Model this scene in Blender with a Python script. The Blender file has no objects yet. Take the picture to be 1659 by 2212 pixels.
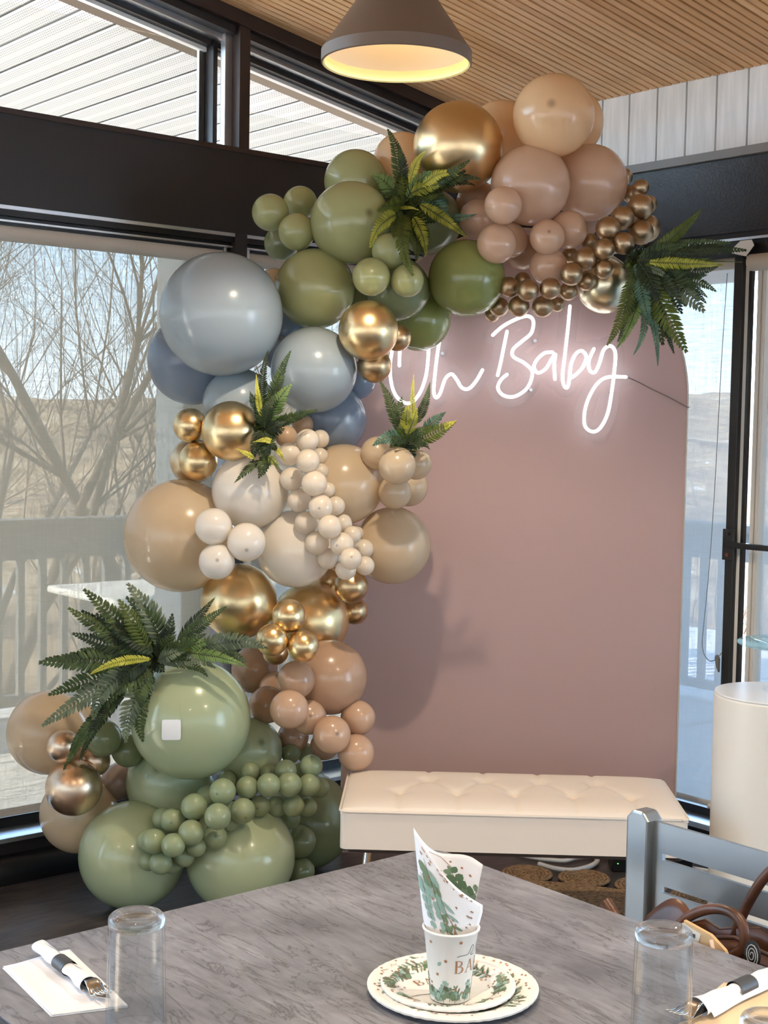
import bpy, bmesh, math, random
from mathutils import Vector, Matrix
import numpy as np

random.seed(7)
SC = bpy.context.scene
COL = SC.collection

# ------------------------------------------------------------------ camera
cam_d = bpy.data.cameras.new('camera')
cam = bpy.data.objects.new('camera', cam_d); COL.objects.link(cam)
YAW, PITCH, ROLL, EYE = 0.8716195, 0.0605232, 0.0181867, 1.52
fw = Vector((math.cos(YAW) * math.cos(PITCH), math.sin(YAW) * math.cos(PITCH), -math.sin(PITCH)))
r0 = Vector((math.sin(YAW), -math.cos(YAW), 0)); u0 = r0.cross(fw)
RT = r0 * math.cos(ROLL) + u0 * math.sin(ROLL)
UP = u0 * math.cos(ROLL) - r0 * math.sin(ROLL)
cam.matrix_world = Matrix(((RT.x, UP.x, -fw.x, 0), (RT.y, UP.y, -fw.y, 0), (RT.z, UP.z, -fw.z, EYE), (0, 0, 0, 1)))
cam_d.sensor_width = 36; cam_d.sensor_fit = 'AUTO'; cam_d.lens = 36 * 3008.5 / 2212
cam_d.clip_start = 0.02; cam_d.clip_end = 600
SC.camera = cam

# ------------------------------------------------------------------ world, sun, exposure
SC.view_settings.view_transform = 'Standard'; SC.view_settings.look = 'None'
SC.view_settings.gamma = 1; SC.view_settings.use_curve_mapping = False
SC.view_settings.exposure = 1.22
SKY_STRENGTH = 4.6
w = bpy.data.worlds.new('sky'); SC.world = w; w.use_nodes = True
nt = w.node_tree; nt.nodes.clear()
tc = nt.nodes.new('ShaderNodeTexCoord'); sp = nt.nodes.new('ShaderNodeSeparateXYZ')
cr = nt.nodes.new('ShaderNodeValToRGB'); bg = nt.nodes.new('ShaderNodeBackground'); wo = nt.nodes.new('ShaderNodeOutputWorld')
nt.links.new(tc.outputs['Generated'], sp.inputs[0]); nt.links.new(sp.outputs['Z'], cr.inputs[0])
e = cr.color_ramp.elements
e[0].position = 0.0; e[0].color = (0.78, 0.87, 0.97, 1)
e[1].position = 0.55; e[1].color = (0.30, 0.48, 0.82, 1)
k_ = e.new(0.12); k_.color = (0.52, 0.75, 1.0, 1)
nt.links.new(cr.outputs[0], bg.inputs[0]); bg.inputs[1].default_value = SKY_STRENGTH
nt.links.new(bg.outputs[0], wo.inputs[0])
sun_d = bpy.data.lights.new('sun', 'SUN'); sun_d.energy = 16.0; sun_d.angle = 0.01; sun_d.color = (1, 0.90, 0.76)
sun = bpy.data.objects.new('sun', sun_d); COL.objects.link(sun)
sun.rotation_euler = (-Vector((-0.90, 0.42, 0.62))).to_track_quat('-Z', 'Y').to_euler()
LAMP_WATT = 32.0

# ------------------------------------------------------------------ helpers
def lin(r, g, b):
    f = lambda c: ((c / 255 + 0.055) / 1.055) ** 2.4 if c > 10 else c / 255 / 12.92
    return (f(r), f(g), f(b), 1)

def mat(name, color, rough=0.5, metal=0.0, spec=0.5, **kw):
    m = bpy.data.materials.new(name); m.use_nodes = True
    b = m.node_tree.nodes['Principled BSDF']
    b.inputs['Base Color'].default_value = color; b.inputs['Roughness'].default_value = rough
    b.inputs['Metallic'].default_value = metal; b.inputs['Specular IOR Level'].default_value = spec
    for k, v in kw.items(): b.inputs[k].default_value = v
    return m

def N(m, t, **kw):
    n = m.node_tree.nodes.new(t)
    for k, v in kw.items(): setattr(n, k, v)
    return n
def L(m, a, b): m.node_tree.links.new(a, b)
def BS(m): return m.node_tree.nodes['Principled BSDF']

def noise_color(m, c1, c2, scale=(1, 1, 1), nscale=5, detail=6, lo=0.35, hi=0.65, coord='Object', dist=0.0):
    t = N(m, 'ShaderNodeTexCoord'); mp = N(m, 'ShaderNodeMapping'); mp.inputs['Scale'].default_value = scale
    n = N(m, 'ShaderNodeTexNoise'); n.inputs['Scale'].default_value = nscale; n.inputs['Detail'].default_value = detail
    n.inputs['Distortion'].default_value = dist
    r = N(m, 'ShaderNodeValToRGB'); r.color_ramp.elements[0].position = lo; r.color_ramp.elements[1].position = hi
    r.color_ramp.elements[0].color = c1; r.color_ramp.elements[1].color = c2
    L(m, t.outputs[coord], mp.inputs[0]); L(m, mp.outputs[0], n.inputs['Vector']); L(m, n.outputs['Fac'], r.inputs[0])
    L(m, r.outputs[0], BS(m).inputs['Base Color'])
    return t, mp, n, r

def bump(m, nscale, strength, scale=(1, 1, 1), dist=0.002, detail=4, coord='Object'):
    t = N(m, 'ShaderNodeTexCoord'); mp = N(m, 'ShaderNodeMapping'); mp.inputs['Scale'].default_value = scale
    n = N(m, 'ShaderNodeTexNoise'); n.inputs['Scale'].default_value = nscale; n.inputs['Detail'].default_value = detail
    b = N(m, 'ShaderNodeBump'); b.inputs['Strength'].default_value = strength; b.inputs['Distance'].default_value = dist
    L(m, t.outputs[coord], mp.inputs[0]); L(m, mp.outputs[0], n.inputs['Vector']); L(m, n.outputs['Fac'], b.inputs['Height'])
    L(m, b.outputs[0], BS(m).inputs['Normal'])
    return m

class MB:
    def __init__(s): s.v = []; s.f = []
    def add(s, vs, fs):
        o = len(s.v); s.v += [tuple(v) for v in vs]; s.f += [tuple(i + o for i in f) for f in fs]; return s
    def box(s, a, b, bev=0.0):
        x0, y0, z0 = a; x1, y1, z1 = b
        if x0 > x1: x0, x1 = x1, x0
        if y0 > y1: y0, y1 = y1, y0
        if z0 > z1: z0, z1 = z1, z0
        return s.add([(x0,y0,z0),(x1,y0,z0),(x1,y1,z0),(x0,y1,z0),(x0,y0,z1),(x1,y0,z1),(x1,y1,z1),(x0,y1,z1)],
                     [(0,3,2,1),(4,5,6,7),(0,1,5,4),(1,2,6,5),(2,3,7,6),(3,0,4,7)])
    def obox(s, o, ex, ey, ez):
        o, ex, ey, ez = map(Vector, (o, ex, ey, ez))
        v = [o, o+ex, o+ex+ey, o+ey]; v += [p+ez for p in v]
        return s.add(v, [(0,3,2,1),(4,5,6,7),(0,1,5,4),(1,2,6,5),(2,3,7,6),(3,0,4,7)])
    def tube(s, path, rad, seg=8, cap=True):
        P = [Vector(p) for p in path]; n = len(P)
        R = rad if isinstance(rad, (list, tuple)) else [rad] * n
        up = None; o = len(s.v)
        for i, p in enumerate(P):
            t = (P[min(i+1, n-1)] - P[max(i-1, 0)]).normalized()
            if up is None: up = t.orthogonal().normalized()
            a = (up - t * up.dot(t))
            a = a.normalized() if a.length > 1e-6 else t.orthogonal().normalized()
            up = a; b = t.cross(a)
            for k in range(seg):
                th = 2 * math.pi * k / seg
                s.v.append(tuple(p + (a * math.cos(th) + b * math.sin(th)) * R[i]))
        for i in range(n - 1):
            for k in range(seg):
                k2 = (k + 1) % seg
                s.f.append((o+i*seg+k, o+i*seg+k2, o+(i+1)*seg+k2, o+(i+1)*seg+k))
        if cap:
            s.f.append(tuple(o + k for k in reversed(range(seg)))); s.f.append(tuple(o + (n-1)*seg + k for k in range(seg)))
        return s
    def lathe(s, prof, seg=32, c=(0, 0, 0), closed=False, cap=True):
        o = len(s.v); n = len(prof)
        for r, z in prof:
            for k in range(seg):
                th = 2 * math.pi * k / seg
                s.v.append((c[0] + r * math.cos(th), c[1] + r * math.sin(th), c[2] + z))
        m = n if closed else n - 1
        for i in range(m):
            i2 = (i + 1) % n
            for k in range(seg):
                k2 = (k + 1) % seg
                s.f.append((o+i*seg+k, o+i*seg+k2, o+i2*seg+k2, o+i2*seg+k))
        if not closed and cap:
            if prof[0][0] > 1e-5: s.f.append(tuple(o + k for k in reversed(range(seg))))
            if prof[-1][0] > 1e-5: s.f.append(tuple(o + (n-1)*seg + k for k in range(seg)))
        return s
    def grid(s, fn, nu, nv):
        o = len(s.v)
        for i in range(nu + 1):
            for j in range(nv + 1): s.v.append(tuple(fn(i / nu, j / nv)))
        for i in range(nu):
            for j in range(nv):
                a = o + i*(nv+1) + j
                s.f.append((a, a+nv+1, a+nv+2, a+1))
        return s
    def prism(s, poly, ez):
        n = len(poly); ez = Vector(ez); P = [Vector(p) for p in poly]
        o = len(s.v); s.v += [tuple(p) for p in P] + [tuple(p + ez) for p in P]
        s.f.append(tuple(o + i for i in reversed(range(n)))); s.f.append(tuple(o + n + i for i in range(n)))
        for i in range(n):
            j = (i + 1) % n; s.f.append((o+i, o+j, o+n+j, o+n+i))
        return s
    def mesh(s, name, m=None, smooth=False, angle=None):
        me = bpy.data.meshes.new(name); me.from_pydata(s.v, [], s.f); me.update()
        bm = bmesh.new(); bm.from_mesh(me); bmesh.ops.remove_doubles(bm, verts=bm.verts, dist=1e-6)
        bmesh.ops.recalc_face_normals(bm, faces=bm.faces); bm.to_mesh(me); bm.free()
        if m: me.materials.append(m)
        if smooth:
            me.polygons.foreach_set('use_smooth', [True] * len(me.polygons))
            if angle: me.set_sharp_from_angle(angle=math.radians(angle))
        return me
    def build(s, name, m, parent=None, smooth=False, angle=None, loc=None, bevel=0, **kw):
        o = bpy.data.objects.new(name, s.mesh(name, m, smooth, angle))
        COL.objects.link(o)
        if loc is not None: o.location = loc
        if parent: o.parent = parent
        if bevel:
            b = o.modifiers.new('bevel', 'BEVEL'); b.width = bevel; b.segments = 2; b.limit_method = 'ANGLE'
        for k, v in kw.items(): o[k] = v
        return o

def empty(name, loc, label=None, cat=None, group=None, rotz=0, kind=None, parent=None):
    o = bpy.data.objects.new(name, None); COL.objects.link(o); o.location = loc; o.rotation_euler = (0, 0, rotz)
    o.empty_display_size = 0.05
    if parent: o.parent = parent
    return tag(o, label, cat, group, kind)
def tag(o, label=None, cat=None, group=None, kind=None):
    if label: o['label'] = label
    if cat: o['category'] = cat
    if group: o['group'] = group
    if kind: o['kind'] = kind
    return o
def structure(o): o['kind'] = 'structure'; return o
def piece(name, mesh, parent, loc=(0, 0, 0), **kw):
    o = bpy.data.objects.new(name, mesh); COL.objects.link(o); o.parent = parent; o.location = loc
    for k, v in kw.items(): o[k] = v
    return o
def smooth_path(pts, n=6):
    """Catmull-Rom through the points"""
    P = [Vector(p) for p in pts]; out = []
    for i in range(len(P) - 1):
        a = P[max(i-1, 0)]; b = P[i]; c = P[i+1]; d = P[min(i+2, len(P)-1)]
        for k in range(n):
            t = k / n
            out.append(0.5 * ((2*b) + (c-a)*t + (2*a-5*b+4*c-d)*t*t + (3*b-a-3*c+d)*t**3))
    out.append(P[-1]); return out

# ------------------------------------------------------------------ materials
M = {}
M['black'] = mat('black_paint', lin(34, 30, 29), 0.45)
bump(M['black'], 160, 0.25, dist=0.002)
M['black_gloss'] = mat('black_gloss_metal', lin(22, 22, 24), 0.3)
M['beam_smooth'] = mat('smooth_black_beam', lin(33, 29, 28), 0.5)
bump(M['beam_smooth'], 200, .06, dist=.001)
M['beam'] = mat('textured_black_beam', lin(38, 34, 35), 0.35)
bump(M['beam'], 110, 0.6, dist=0.003)
M['ledge'] = mat('grey_ledge_paint', lin(140, 138, 136), 0.5); M['bounce_snow'] = mat('bounce_snow', lin(244, 246, 250), .8)
M['brown_trim'] = mat('dark_brown_trim', lin(48, 34, 28), 0.45)
M['alu'] = mat('aluminium', (0.72, 0.74, 0.76, 1), 0.32, 1.0)
M['white_vinyl'] = mat('white_vinyl', lin(235, 235, 230), 0.5)
M['white_wood'] = mat('white_painted_board', lin(222, 220, 214), 0.5)
noise_color(M['white_wood'], lin(236, 236, 232), lin(250, 249, 246), (8, 8, 0.8), 6, 4)
M['groove'] = mat('grey_groove', lin(96, 98, 98), 0.7)
M['wall'] = mat('tan_wall_paint', lin(205, 196, 184), 0.7)
M['gap'] = mat('dark_gap', lin(28, 18, 12), 0.9)

def wood_slat_material(name, base):
    m = mat(name, base, 0.42)
    t, mp, n, r = noise_color(m, tuple(c * 0.78 for c in base[:3]) + (1,), tuple(min(1, c * 1.18) for c in base[:3]) + (1,), (1.0, 9, 9), 3, 5, 0.3, 0.7, dist=0.6)
    return m
M['slat'] = [wood_slat_material('ceiling_wood_%d' % i, c) for i, c in enumerate((lin(224, 172, 116), lin(229, 178, 123), lin(217, 165, 109), lin(232, 184, 130)))]

m = M['soffit'] = mat('perforated_soffit', lin(240, 240, 238), 0.45)
t = N(m, 'ShaderNodeTexCoord'); s_ = N(m, 'ShaderNodeSeparateXYZ'); L(m, t.outputs['Object'], s_.inputs[0])
def chain(m, src, ops):
    for op, v in ops:
        n = N(m, 'ShaderNodeMath', operation=op); L(m, src, n.inputs[0])
        if v is not None: n.inputs[1].default_value = v
        src = n.outputs[0]
    return src
fx = chain(m, s_.outputs['X'], [('DIVIDE', 0.0125), ('FRACT', None), ('SUBTRACT', 0.5), ('POWER', 2)])
fy = chain(m, s_.outputs['Y'], [('DIVIDE', 0.016), ('FRACT', None), ('SUBTRACT', 0.5), ('POWER', 2)])
ad = N(m, 'ShaderNodeMath', operation='ADD'); L(m, fx, ad.inputs[0]); L(m, fy, ad.inputs[1])
dot = chain(m, ad.outputs[0], [('LESS_THAN', 0.045)])
band = chain(m, s_.outputs['X'], [('SUBTRACT', 0.0), ('ABSOLUTE', None), ('SUBTRACT', 0.034), ('ABSOLUTE', None), ('LESS_THAN', 0.025)])
mu = N(m, 'ShaderNodeMath', operation='MULTIPLY'); L(m, dot, mu.inputs[0]); L(m, band, mu.inputs[1])
mx = N(m, 'ShaderNodeMixRGB'); L(m, mu.outputs[0], mx.inputs[0]); mx.inputs[1].default_value = lin(186, 187, 186); mx.inputs[2].default_value = lin(84, 88, 98)
L(m, mx.outputs[0], BS(m).inputs['Base Color'])

def glass_pane(name='window_glass', tint=(0.95, 0.97, 0.96, 1), f0=.04, rough=.02):
    """thin clear glass: passes light straight on, mirrors more at grazing angles (Schlick)"""
    m = bpy.data.materials.new(name); m.use_nodes = True; nt = m.node_tree; nt.nodes.clear()
    o = nt.nodes.new('ShaderNodeOutputMaterial'); mx = nt.nodes.new('ShaderNodeMixShader')
    tr = nt.nodes.new('ShaderNodeBsdfTransparent'); gl = nt.nodes.new('ShaderNodeBsdfGlossy'); lw = nt.nodes.new('ShaderNodeLayerWeight'); lw.inputs[0].default_value = .5
    pw = nt.nodes.new('ShaderNodeMath'); pw.operation = 'POWER'; pw.inputs[1].default_value = 5
    ma = nt.nodes.new('ShaderNodeMath'); ma.operation = 'MULTIPLY_ADD'; ma.inputs[1].default_value = 1 - f0; ma.inputs[2].default_value = f0
    tr.inputs[0].default_value = tint; gl.inputs['Roughness'].default_value = rough
    nt.links.new(lw.outputs['Facing'], pw.inputs[0]); nt.links.new(pw.outputs[0], ma.inputs[0]); nt.links.new(ma.outputs[0], mx.inputs[0])
    nt.links.new(tr.outputs[0], mx.inputs[1]); nt.links.new(gl.outputs[0], mx.inputs[2])
    nt.links.new(mx.outputs[0], o.inputs[0]); return m
M['pane'] = glass_pane()

def shade_fabric(name, col, openness):
    m = bpy.data.materials.new(name); m.use_nodes = True; nt = m.node_tree; nt.nodes.clear()
    n = nt.nodes.new; o = n('ShaderNodeOutputMaterial'); mx = n('ShaderNodeMixShader'); tr = n('ShaderNodeBsdfTransparent')
    ad = n('ShaderNodeMixShader'); df = n('ShaderNodeBsdfDiffuse'); tl = n('ShaderNodeBsdfTranslucent')
    df.inputs[0].default_value = col; tl.inputs[0].default_value = col; ad.inputs[0].default_value = 0.55
    t = n('ShaderNodeTexCoord'); sums = []
    for sc in ((420, 420, 9), (14, 14, 420)):
        mp = n('ShaderNodeMapping'); mp.inputs['Scale'].default_value = sc; nz = n('ShaderNodeTexNoise'); nz.inputs['Scale'].default_value = 1; nz.inputs['Detail'].default_value = 2
        nt.links.new(t.outputs['Object'], mp.inputs[0]); nt.links.new(mp.outputs[0], nz.inputs['Vector']); sums.append(nz)
    a = n('ShaderNodeMath'); a.operation = 'ADD'; nt.links.new(sums[0].outputs['Fac'], a.inputs[0]); nt.links.new(sums[1].outputs['Fac'], a.inputs[1])
    r = n('ShaderNodeMapRange'); r.inputs['From Min'].default_value = 0.7; r.inputs['From Max'].default_value = 1.3
    r.inputs['To Min'].default_value = 1 - openness - 0.05; r.inputs['To Max'].default_value = 1 - openness + 0.05
    nt.links.new(a.outputs[0], r.inputs[0]); nt.links.new(r.outputs[0], mx.inputs[0])
    nt.links.new(df.outputs[0], ad.inputs[1]); nt.links.new(tl.outputs[0], ad.inputs[2])
    nt.links.new(tr.outputs[0], mx.inputs[1]); nt.links.new(ad.outputs[0], mx.inputs[2]); nt.links.new(mx.outputs[0], o.inputs[0])
    return m
M['shade'] = shade_fabric('screen_shade_fabric', lin(126, 117, 102), 0.095)
M['shade_pale'] = shade_fabric('pale_screen_fabric', lin(150, 148, 146), 0.10)
M['fill_pane'] = M['pane'].copy(); M['fill_pane'].name = 'dimmed_fill_glass'  # dims the fill light and reflections of the added rear windows
for n_ in M['fill_pane'].node_tree.nodes:
    if n_.type == 'BSDF_TRANSPARENT': n_.inputs[0].default_value = (.55, .53, .50, 1)
M['shade_solid'] = mat('shade_roll_fabric', lin(196, 188, 176), 0.8)

m = M['floor'] = mat('dark_floor', lin(62, 56, 55), 0.42)
noise_color(m, lin(44, 40, 42), lin(78, 70, 66), (2.5, 14, 1), 4, 8, 0.3, 0.7, dist=0.6)
bump(m, 30, 0.15, (2, 12, 1), 0.001)
M['deck'] = mat('deck_board', lin(206, 204, 198), 0.8)
noise_color(M['deck'], lin(186, 184, 180), lin(226, 224, 220), (2, 30, 1), 4, 5)
M['rail'] = mat('grey_rail_paint', lin(112, 112, 112), 0.7)
M['ground'] = mat('winter_hillside', lin(130, 105, 80), 0.95)
t, mp, n, r = noise_color(M['ground'], lin(92, 72, 55), lin(240, 240, 246), (1, 1, 1), 0.30, 14, 0.38, 0.72)
x = r.color_ramp.elements.new(0.50); x.color = lin(150, 122, 88)
x = r.color_ramp.elements.new(0.62); x.color = lin(176, 152, 118)
n.inputs['Roughness'].default_value = 0.75
M['bark'] = mat('grey_bark', lin(96, 82, 70), 0.9)
M['plastic_white'] = mat('white_plastic', lin(230, 230, 226), 0.4)
# ------------------------------------------------------------------ room shell
XR, YL = 4.11, 4.25           # right wall, left (long window) wall
XB, YB = -3.6, -3.6           # walls behind the camera
CZ = lambda x: 2.786 + 0.1657 * (XR - x)

fl = structure(MB().box((XB, YB, -0.06), (XR + 0.3, YL + 0.3, 0)).build('floor', M['floor']))
# ceiling: sloped deck above, wooden slats below it
sl = 0.1657
c = MB(); c.add([(XB, YB, CZ(XB) + .02), (XR + .4, YB, CZ(XR + .4) + .02), (XR + .4, YL + .3, CZ(XR + .4) + .02), (XB, YL + .3, CZ(XB) + .02),
               (XB, YB, CZ(XB) + .14), (XR + .4, YB, CZ(XR + .4) + .14), (XR + .4, YL + .3, CZ(XR + .4) + .14), (XB, YL + .3, CZ(XB) + .14)],
              [(0,1,2,3),(7,6,5,4),(0,4,5,1),(1,5,6,2),(2,6,7,3),(3,7,4,0)])
ceil = structure(c.build('ceiling', M['gap']))
PITCH_S = 0.034; SX0 = -1.0
ang = math.atan(sl); LEN = (XR - SX0) / math.cos(ang)
slat_meshes = []
for i in range(4):
    b = MB()
    w2 = PITCH_S - 0.006
    b.add([(0, -w2/2, 0), (LEN, -w2/2, 0), (LEN, w2/2, 0), (0, w2/2, 0), (0, -w2/2 + .001, -.012), (LEN, -w2/2 + .001, -.012), (LEN, w2/2 - .001, -.012), (0, w2/2 - .001, -.012)],
          [(0,3,2,1),(4,5,6,7),(0,1,5,4),(1,2,6,5),(2,3,7,6),(3,0,4,7)])
    slat_meshes.append(b.mesh('slat', M['slat'][i]))
rs = random.Random(3)
yy = YL - 0.035
k = 0; cur = 0
while yy > -0.4:
    if k % 4 == 0: cur = rs.randrange(4)
    o = piece('slat', slat_meshes[cur if rs.random() < .7 else rs.randrange(4)], ceil, (SX0, yy, CZ(SX0) + .012))
    o.rotation_euler = (0, ang, 0)
    yy -= PITCH_S + (0.0035 if k % 4 == 3 else 0); k += 1
# plain plank ceiling over the part of the room behind the camera
MB().add([(XB, YB, CZ(XB)), (XR, YB, CZ(XR)), (XR, -0.4, CZ(XR)), (XB, -0.4, CZ(XB)), (XB, YB, CZ(XB)+.02), (XR, YB, CZ(XR)+.02), (XR, -0.4, CZ(XR)+.02), (XB, -0.4, CZ(XB)+.02)],
         [(0,1,2,3),(7,6,5,4),(0,4,5,1),(1,5,6,2),(2,6,7,3),(3,7,4,0)]).build('rear_planking', M['slat'][0], ceil)
MB().add([(XB, -0.4, CZ(XB)), (SX0, -0.4, CZ(SX0)), (SX0, YL, CZ(SX0)), (XB, YL, CZ(XB)), (XB, -0.4, CZ(XB)+.02), (SX0, -0.4, CZ(SX0)+.02), (SX0, YL, CZ(SX0)+.02), (XB, YL, CZ(XB)+.02)],
         [(0,1,2,3),(7,6,5,4),(0,4,5,1),(1,5,6,2),(2,6,7,3),(3,7,4,0)]).build('rear_planking', M['slat'][0], ceil)

# walls behind the camera; their windows are added to light the room
wb = empty('wall_back', (XB, 0, 0), kind='structure')
for (y0, y1, z0, z1) in ((YB, YL + .3, 0, .6), (YB, YL + .3, 2.4, 4.2), (YB, -3.2, .6, 2.4), (3.9, YL + .3, .6, 2.4), (.2, .4, .6, 2.4)):
    MB().box((-.1, y0, z0), (0, y1, z1)).build('wall_panel', M['wall'], wb)
MB().box((-.06, -3.2, .6), (-.054, 3.9, 2.4)).build('pane', M['fill_pane'], wb)
wn_ = empty('wall_near', (0, YB, 0), kind='structure')
for (x0, x1, z0, z1) in ((XB, XR + .3, 0, .8), (XB, XR + .3, 2.4, 4.2), (XB, -3.2, .8, 2.4), (XR - .3, XR + .3, .8, 2.4), (1.4, 1.75, .8, 2.4), (-1.2, -.9, .8, 2.4)):
    MB().box((x0, -.1, z0), (x1, 0, z1)).build('wall_panel', M['wall'], wn_)
MB().box((-3.2, -.06, .8), (XR - .3, -.054, 2.4)).build('pane', M['fill_pane'], wn_)

# --- left wall: curb, beam, clerestory
wl = empty('wall_left', (0, YL, 0), kind='structure')
MB().box((XB, 0.0, 0), (XR, .25, .135)).build('curb', M['black'], wl)
MB().box((XB, -.012, 2.21), (XR, .25, 2.497)).build('beam', M['beam_smooth'], wl)
MB().box((XB, -.018, 2.497), (XR, .25, 2.515)).build('beam_cap', M['brown_trim'], wl)
MB().box((XB, -.006, 2.198), (XR, .02, 2.212)).build('beam_bead', M['alu'], wl)
# sloped head trim along the ceiling
def sloped(y0, y1, d0, d1, x0=XB, x1=XR):
    b = MB(); v = []
    for (y, d) in ((y0, d0), (y1, d0), (y1, d1), (y0, d1)):
        v += [(x0, y, CZ(x0) - d), (x1, y, CZ(x1) - d)]
    return b.add(v, [(0,2,3,1),(2,4,5,3),(4,6,7,5),(6,0,1,7),(0,6,4,2),(1,3,5,7)])
sloped(-.03, .25, -.01, .05).build('head_trim', M['brown_trim'], wl)
sloped(.0, .25, .05, .078).build('head_trim', M['black'], wl)
sloped(.05, .25, .078, .098).build('head_track', M['alu'], wl)
sloped(.09, .25, .098, .118).build('head_track', M['black_gloss'], wl)
sloped(.125, .15, .118, .132).build('head_track', M['white_vinyl'], wl)
for px_ in (-2.1, 0.38, 2.868):
    MB().box((px_ - .022, -.02, 2.515), (px_ + .022, .06, CZ(px_) - .03)).build('mullion', M['brown_trim'], wl)
    MB().box((px_ - .052, .03, 2.515), (px_ - .022, .06, CZ(px_) - .06)).build('mullion_strip', M['alu'], wl)
    MB().box((px_ - .070, .08, 2.515), (px_ - .052, .14, CZ(px_) - .06)).build('mullion_strip', M['black_gloss'], wl)
    MB().box((px_ - .092, .14, 2.515), (px_ - .070, .155, CZ(px_) - .06)).build('mullion_strip', M['alu'], wl)
    MB().box((px_ - .025, -.01, .135), (px_ + .025, .2, 2.21)).build('mullion', M['black'], wl)
# window head / track under the beam
MB().box((XB, .0, 2.178), (XR, .2, 2.198)).build('window_head', M['black_gloss'], wl)
MB().box((XB, .03, 2.150), (XR, .2, 2.178)).build('window_head', M['black'], wl)
MB().box((XB, .01, 2.160), (XR, .03, 2.166)).build('window_head_bead', M['alu'], wl)
MB().box((XB, -.02, .135), (XR, .2, .150)).build('sill', M['alu'], wl)
MB().box((XB, .10, .150), (XR, .2, .185)).build('sill_frame', M['black_gloss'], wl)
# rounded black baseboard in front of the curb
b = MB(); prof = [(0, 0), (-.045, 0), (-.05, .03), (-.045, .06), (-.02, .085), (0, .09)]
b.prism([(XB, y, z) for y, z in prof], (XR - XB, 0, 0)).build('cove', M['black_gloss'], structure(empty('baseboard_left', (0, YL, 0), kind='structure')), smooth=True, angle=40)
n = 0
for (xa, xb) in ((-3.6, -2.13), (-2.07, .35), (.41, 2.838), (2.898, 4.09)):
    n += 1
    wn = empty('window_%d' % n, (0, YL, 0), kind='structure')
    MB().box((xa + .02, .15, .185), (xb - .02, .156, 2.15)).build('pane', M['pane'], wn)
    MB().box((xa, .14, 2.515), (xb, .146, CZ(xb) - .1)).build('pane', M['pane'], wn)

# --- right wall: boards, beam, windows
wr = empty('wall_right', (XR, 0, 0), kind='structure')
MB().box((.02, YB, 2.50), (.2, YL + .3, 2.86)).build('backing', M['groove'], wr)
BW = 0.133
bm_ = MB().box((0, 0, 0), (.02, BW - .008, .30)).mesh('board', M['white_wood'])
y = 2.697
ys = []
j = -30
while True:
    yb = 3.630 + BW * j
    if yb > YL - .05: break
    if yb > YB: ys.append(yb)
    j += 1
for yb in ys: piece('board', bm_, wr, (0, yb + .004, 2.5))
MB().box((-.03, YB, 2.485), (.2, YL, 2.515)).build('beam_cap', M['ledge'], wr)
MB().box((-.012, YB, 2.225), (.2, YL, 2.485)).build('beam', M['beam'], wr)
MB().box((-.004, YB, 2.205), (.2, YL, 2.225)).build('beam_lip', M['black'], wr)
MB().box((-.008, YB, 2.196), (.02, YL, 2.205)).build('beam_bead', M['alu'], wr)
MB().box((.0, YB, 2.14), (.2, YL, 2.196)).build('window_head', M['black_gloss'], wr)
MB().box((.0, YB, 0), (.2, YL, .09)).build('curb', M['black'], wr)
MB().box((-.02, YB, .09), (.18, YL, .11)).build('sill', M['alu'], wr)
MB().box((.08, YB, .11), (.18, YL, .14)).build('sill_frame', M['black_gloss'], wr)
for yp in (2.967, 0.6, -1.8):
    MB().box((-.02, yp - .018, .11), (.012, yp + .018, 2.14)).build('mullion', M['black'], wr, bevel=.003)
    MB().box((.0, yp - .036, .11), (.012, yp - .018, 2.14)).build('mullion_strip', M['white_vinyl'], wr)
    MB().box((-.006, yp - .047, .11), (.012, yp - .036, 2.14)).build('mullion_strip', M['black_gloss'], wr)
for k_, (ya, yb) in enumerate(((2.99, 4.22), (.625, 2.92), (-1.775, .52), (-3.6, -1.9))):
    wn = empty('window_%d' % (5 + k_), (XR, 0, 0), kind='structure')
    MB().box((.10, ya, .14), (.106, yb, 2.14)).build('pane', M['pane'], wn)
# push bar with bracket across the nearer right window
pb = empty('window_push_bar', (XR, 2.967, 1.13), 'dark metal push bar bracketed across the right window post', 'window bar')
MB().box((-.045, -1.2, -.010), (-.02, .012, .010)).build('bar', M['black_gloss'], pb, bevel=.003)
MB().box((-.028, -.026, -.055), (-.02, .024, .055)).build('bracket', M['black'], pb, bevel=.002)
for z in (.038, -.036): MB().tube([(-.034, 0, z), (-.026, 0, z)], .007, 10).build('screw', M['black_gloss'] if z > 0 else mat('rusty_screw', lin(110, 60, 50), .6), pb)

# ------------------------------------------------------------------ roller shades
def shade_left(xa, xb, label, zb=.215):
    s = empty('roller_shade', (xa, YL + .05, 2.13), label, 'window shade', 'roller shades on the window walls')
    MB().tube([(0, 0, 0), (xb - xa, 0, 0)], .028, 16).build('roll', M['shade_solid'], s, smooth=True, angle=40)
    MB().add([(0.005, .027, zb - 2.13), (xb - xa - .005, .027, zb - 2.13), (xb - xa - .005, .027, 0), (0.005, .027, 0)], [(0, 1, 2, 3)]).build('fabric', M['shade'], s)
    MB().box((0.005, .018, zb - 2.15), (xb - xa - .005, .036, zb - 2.125)).build('hem_bar', M['shade_solid'], s, bevel=.004)
    for x in (-.012, xb - xa): MB().box((x, -.03, -.035), (x + .012, .03, .03)).build('end_bracket', M['alu'], s, bevel=.002)
    return s
shade_left(.44, 2.815, 'wide beige screen roller shade on the left window with trees behind')
shade_left(2.925, 4.06, 'beige screen roller shade behind the balloons, left of the room corner')

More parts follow.
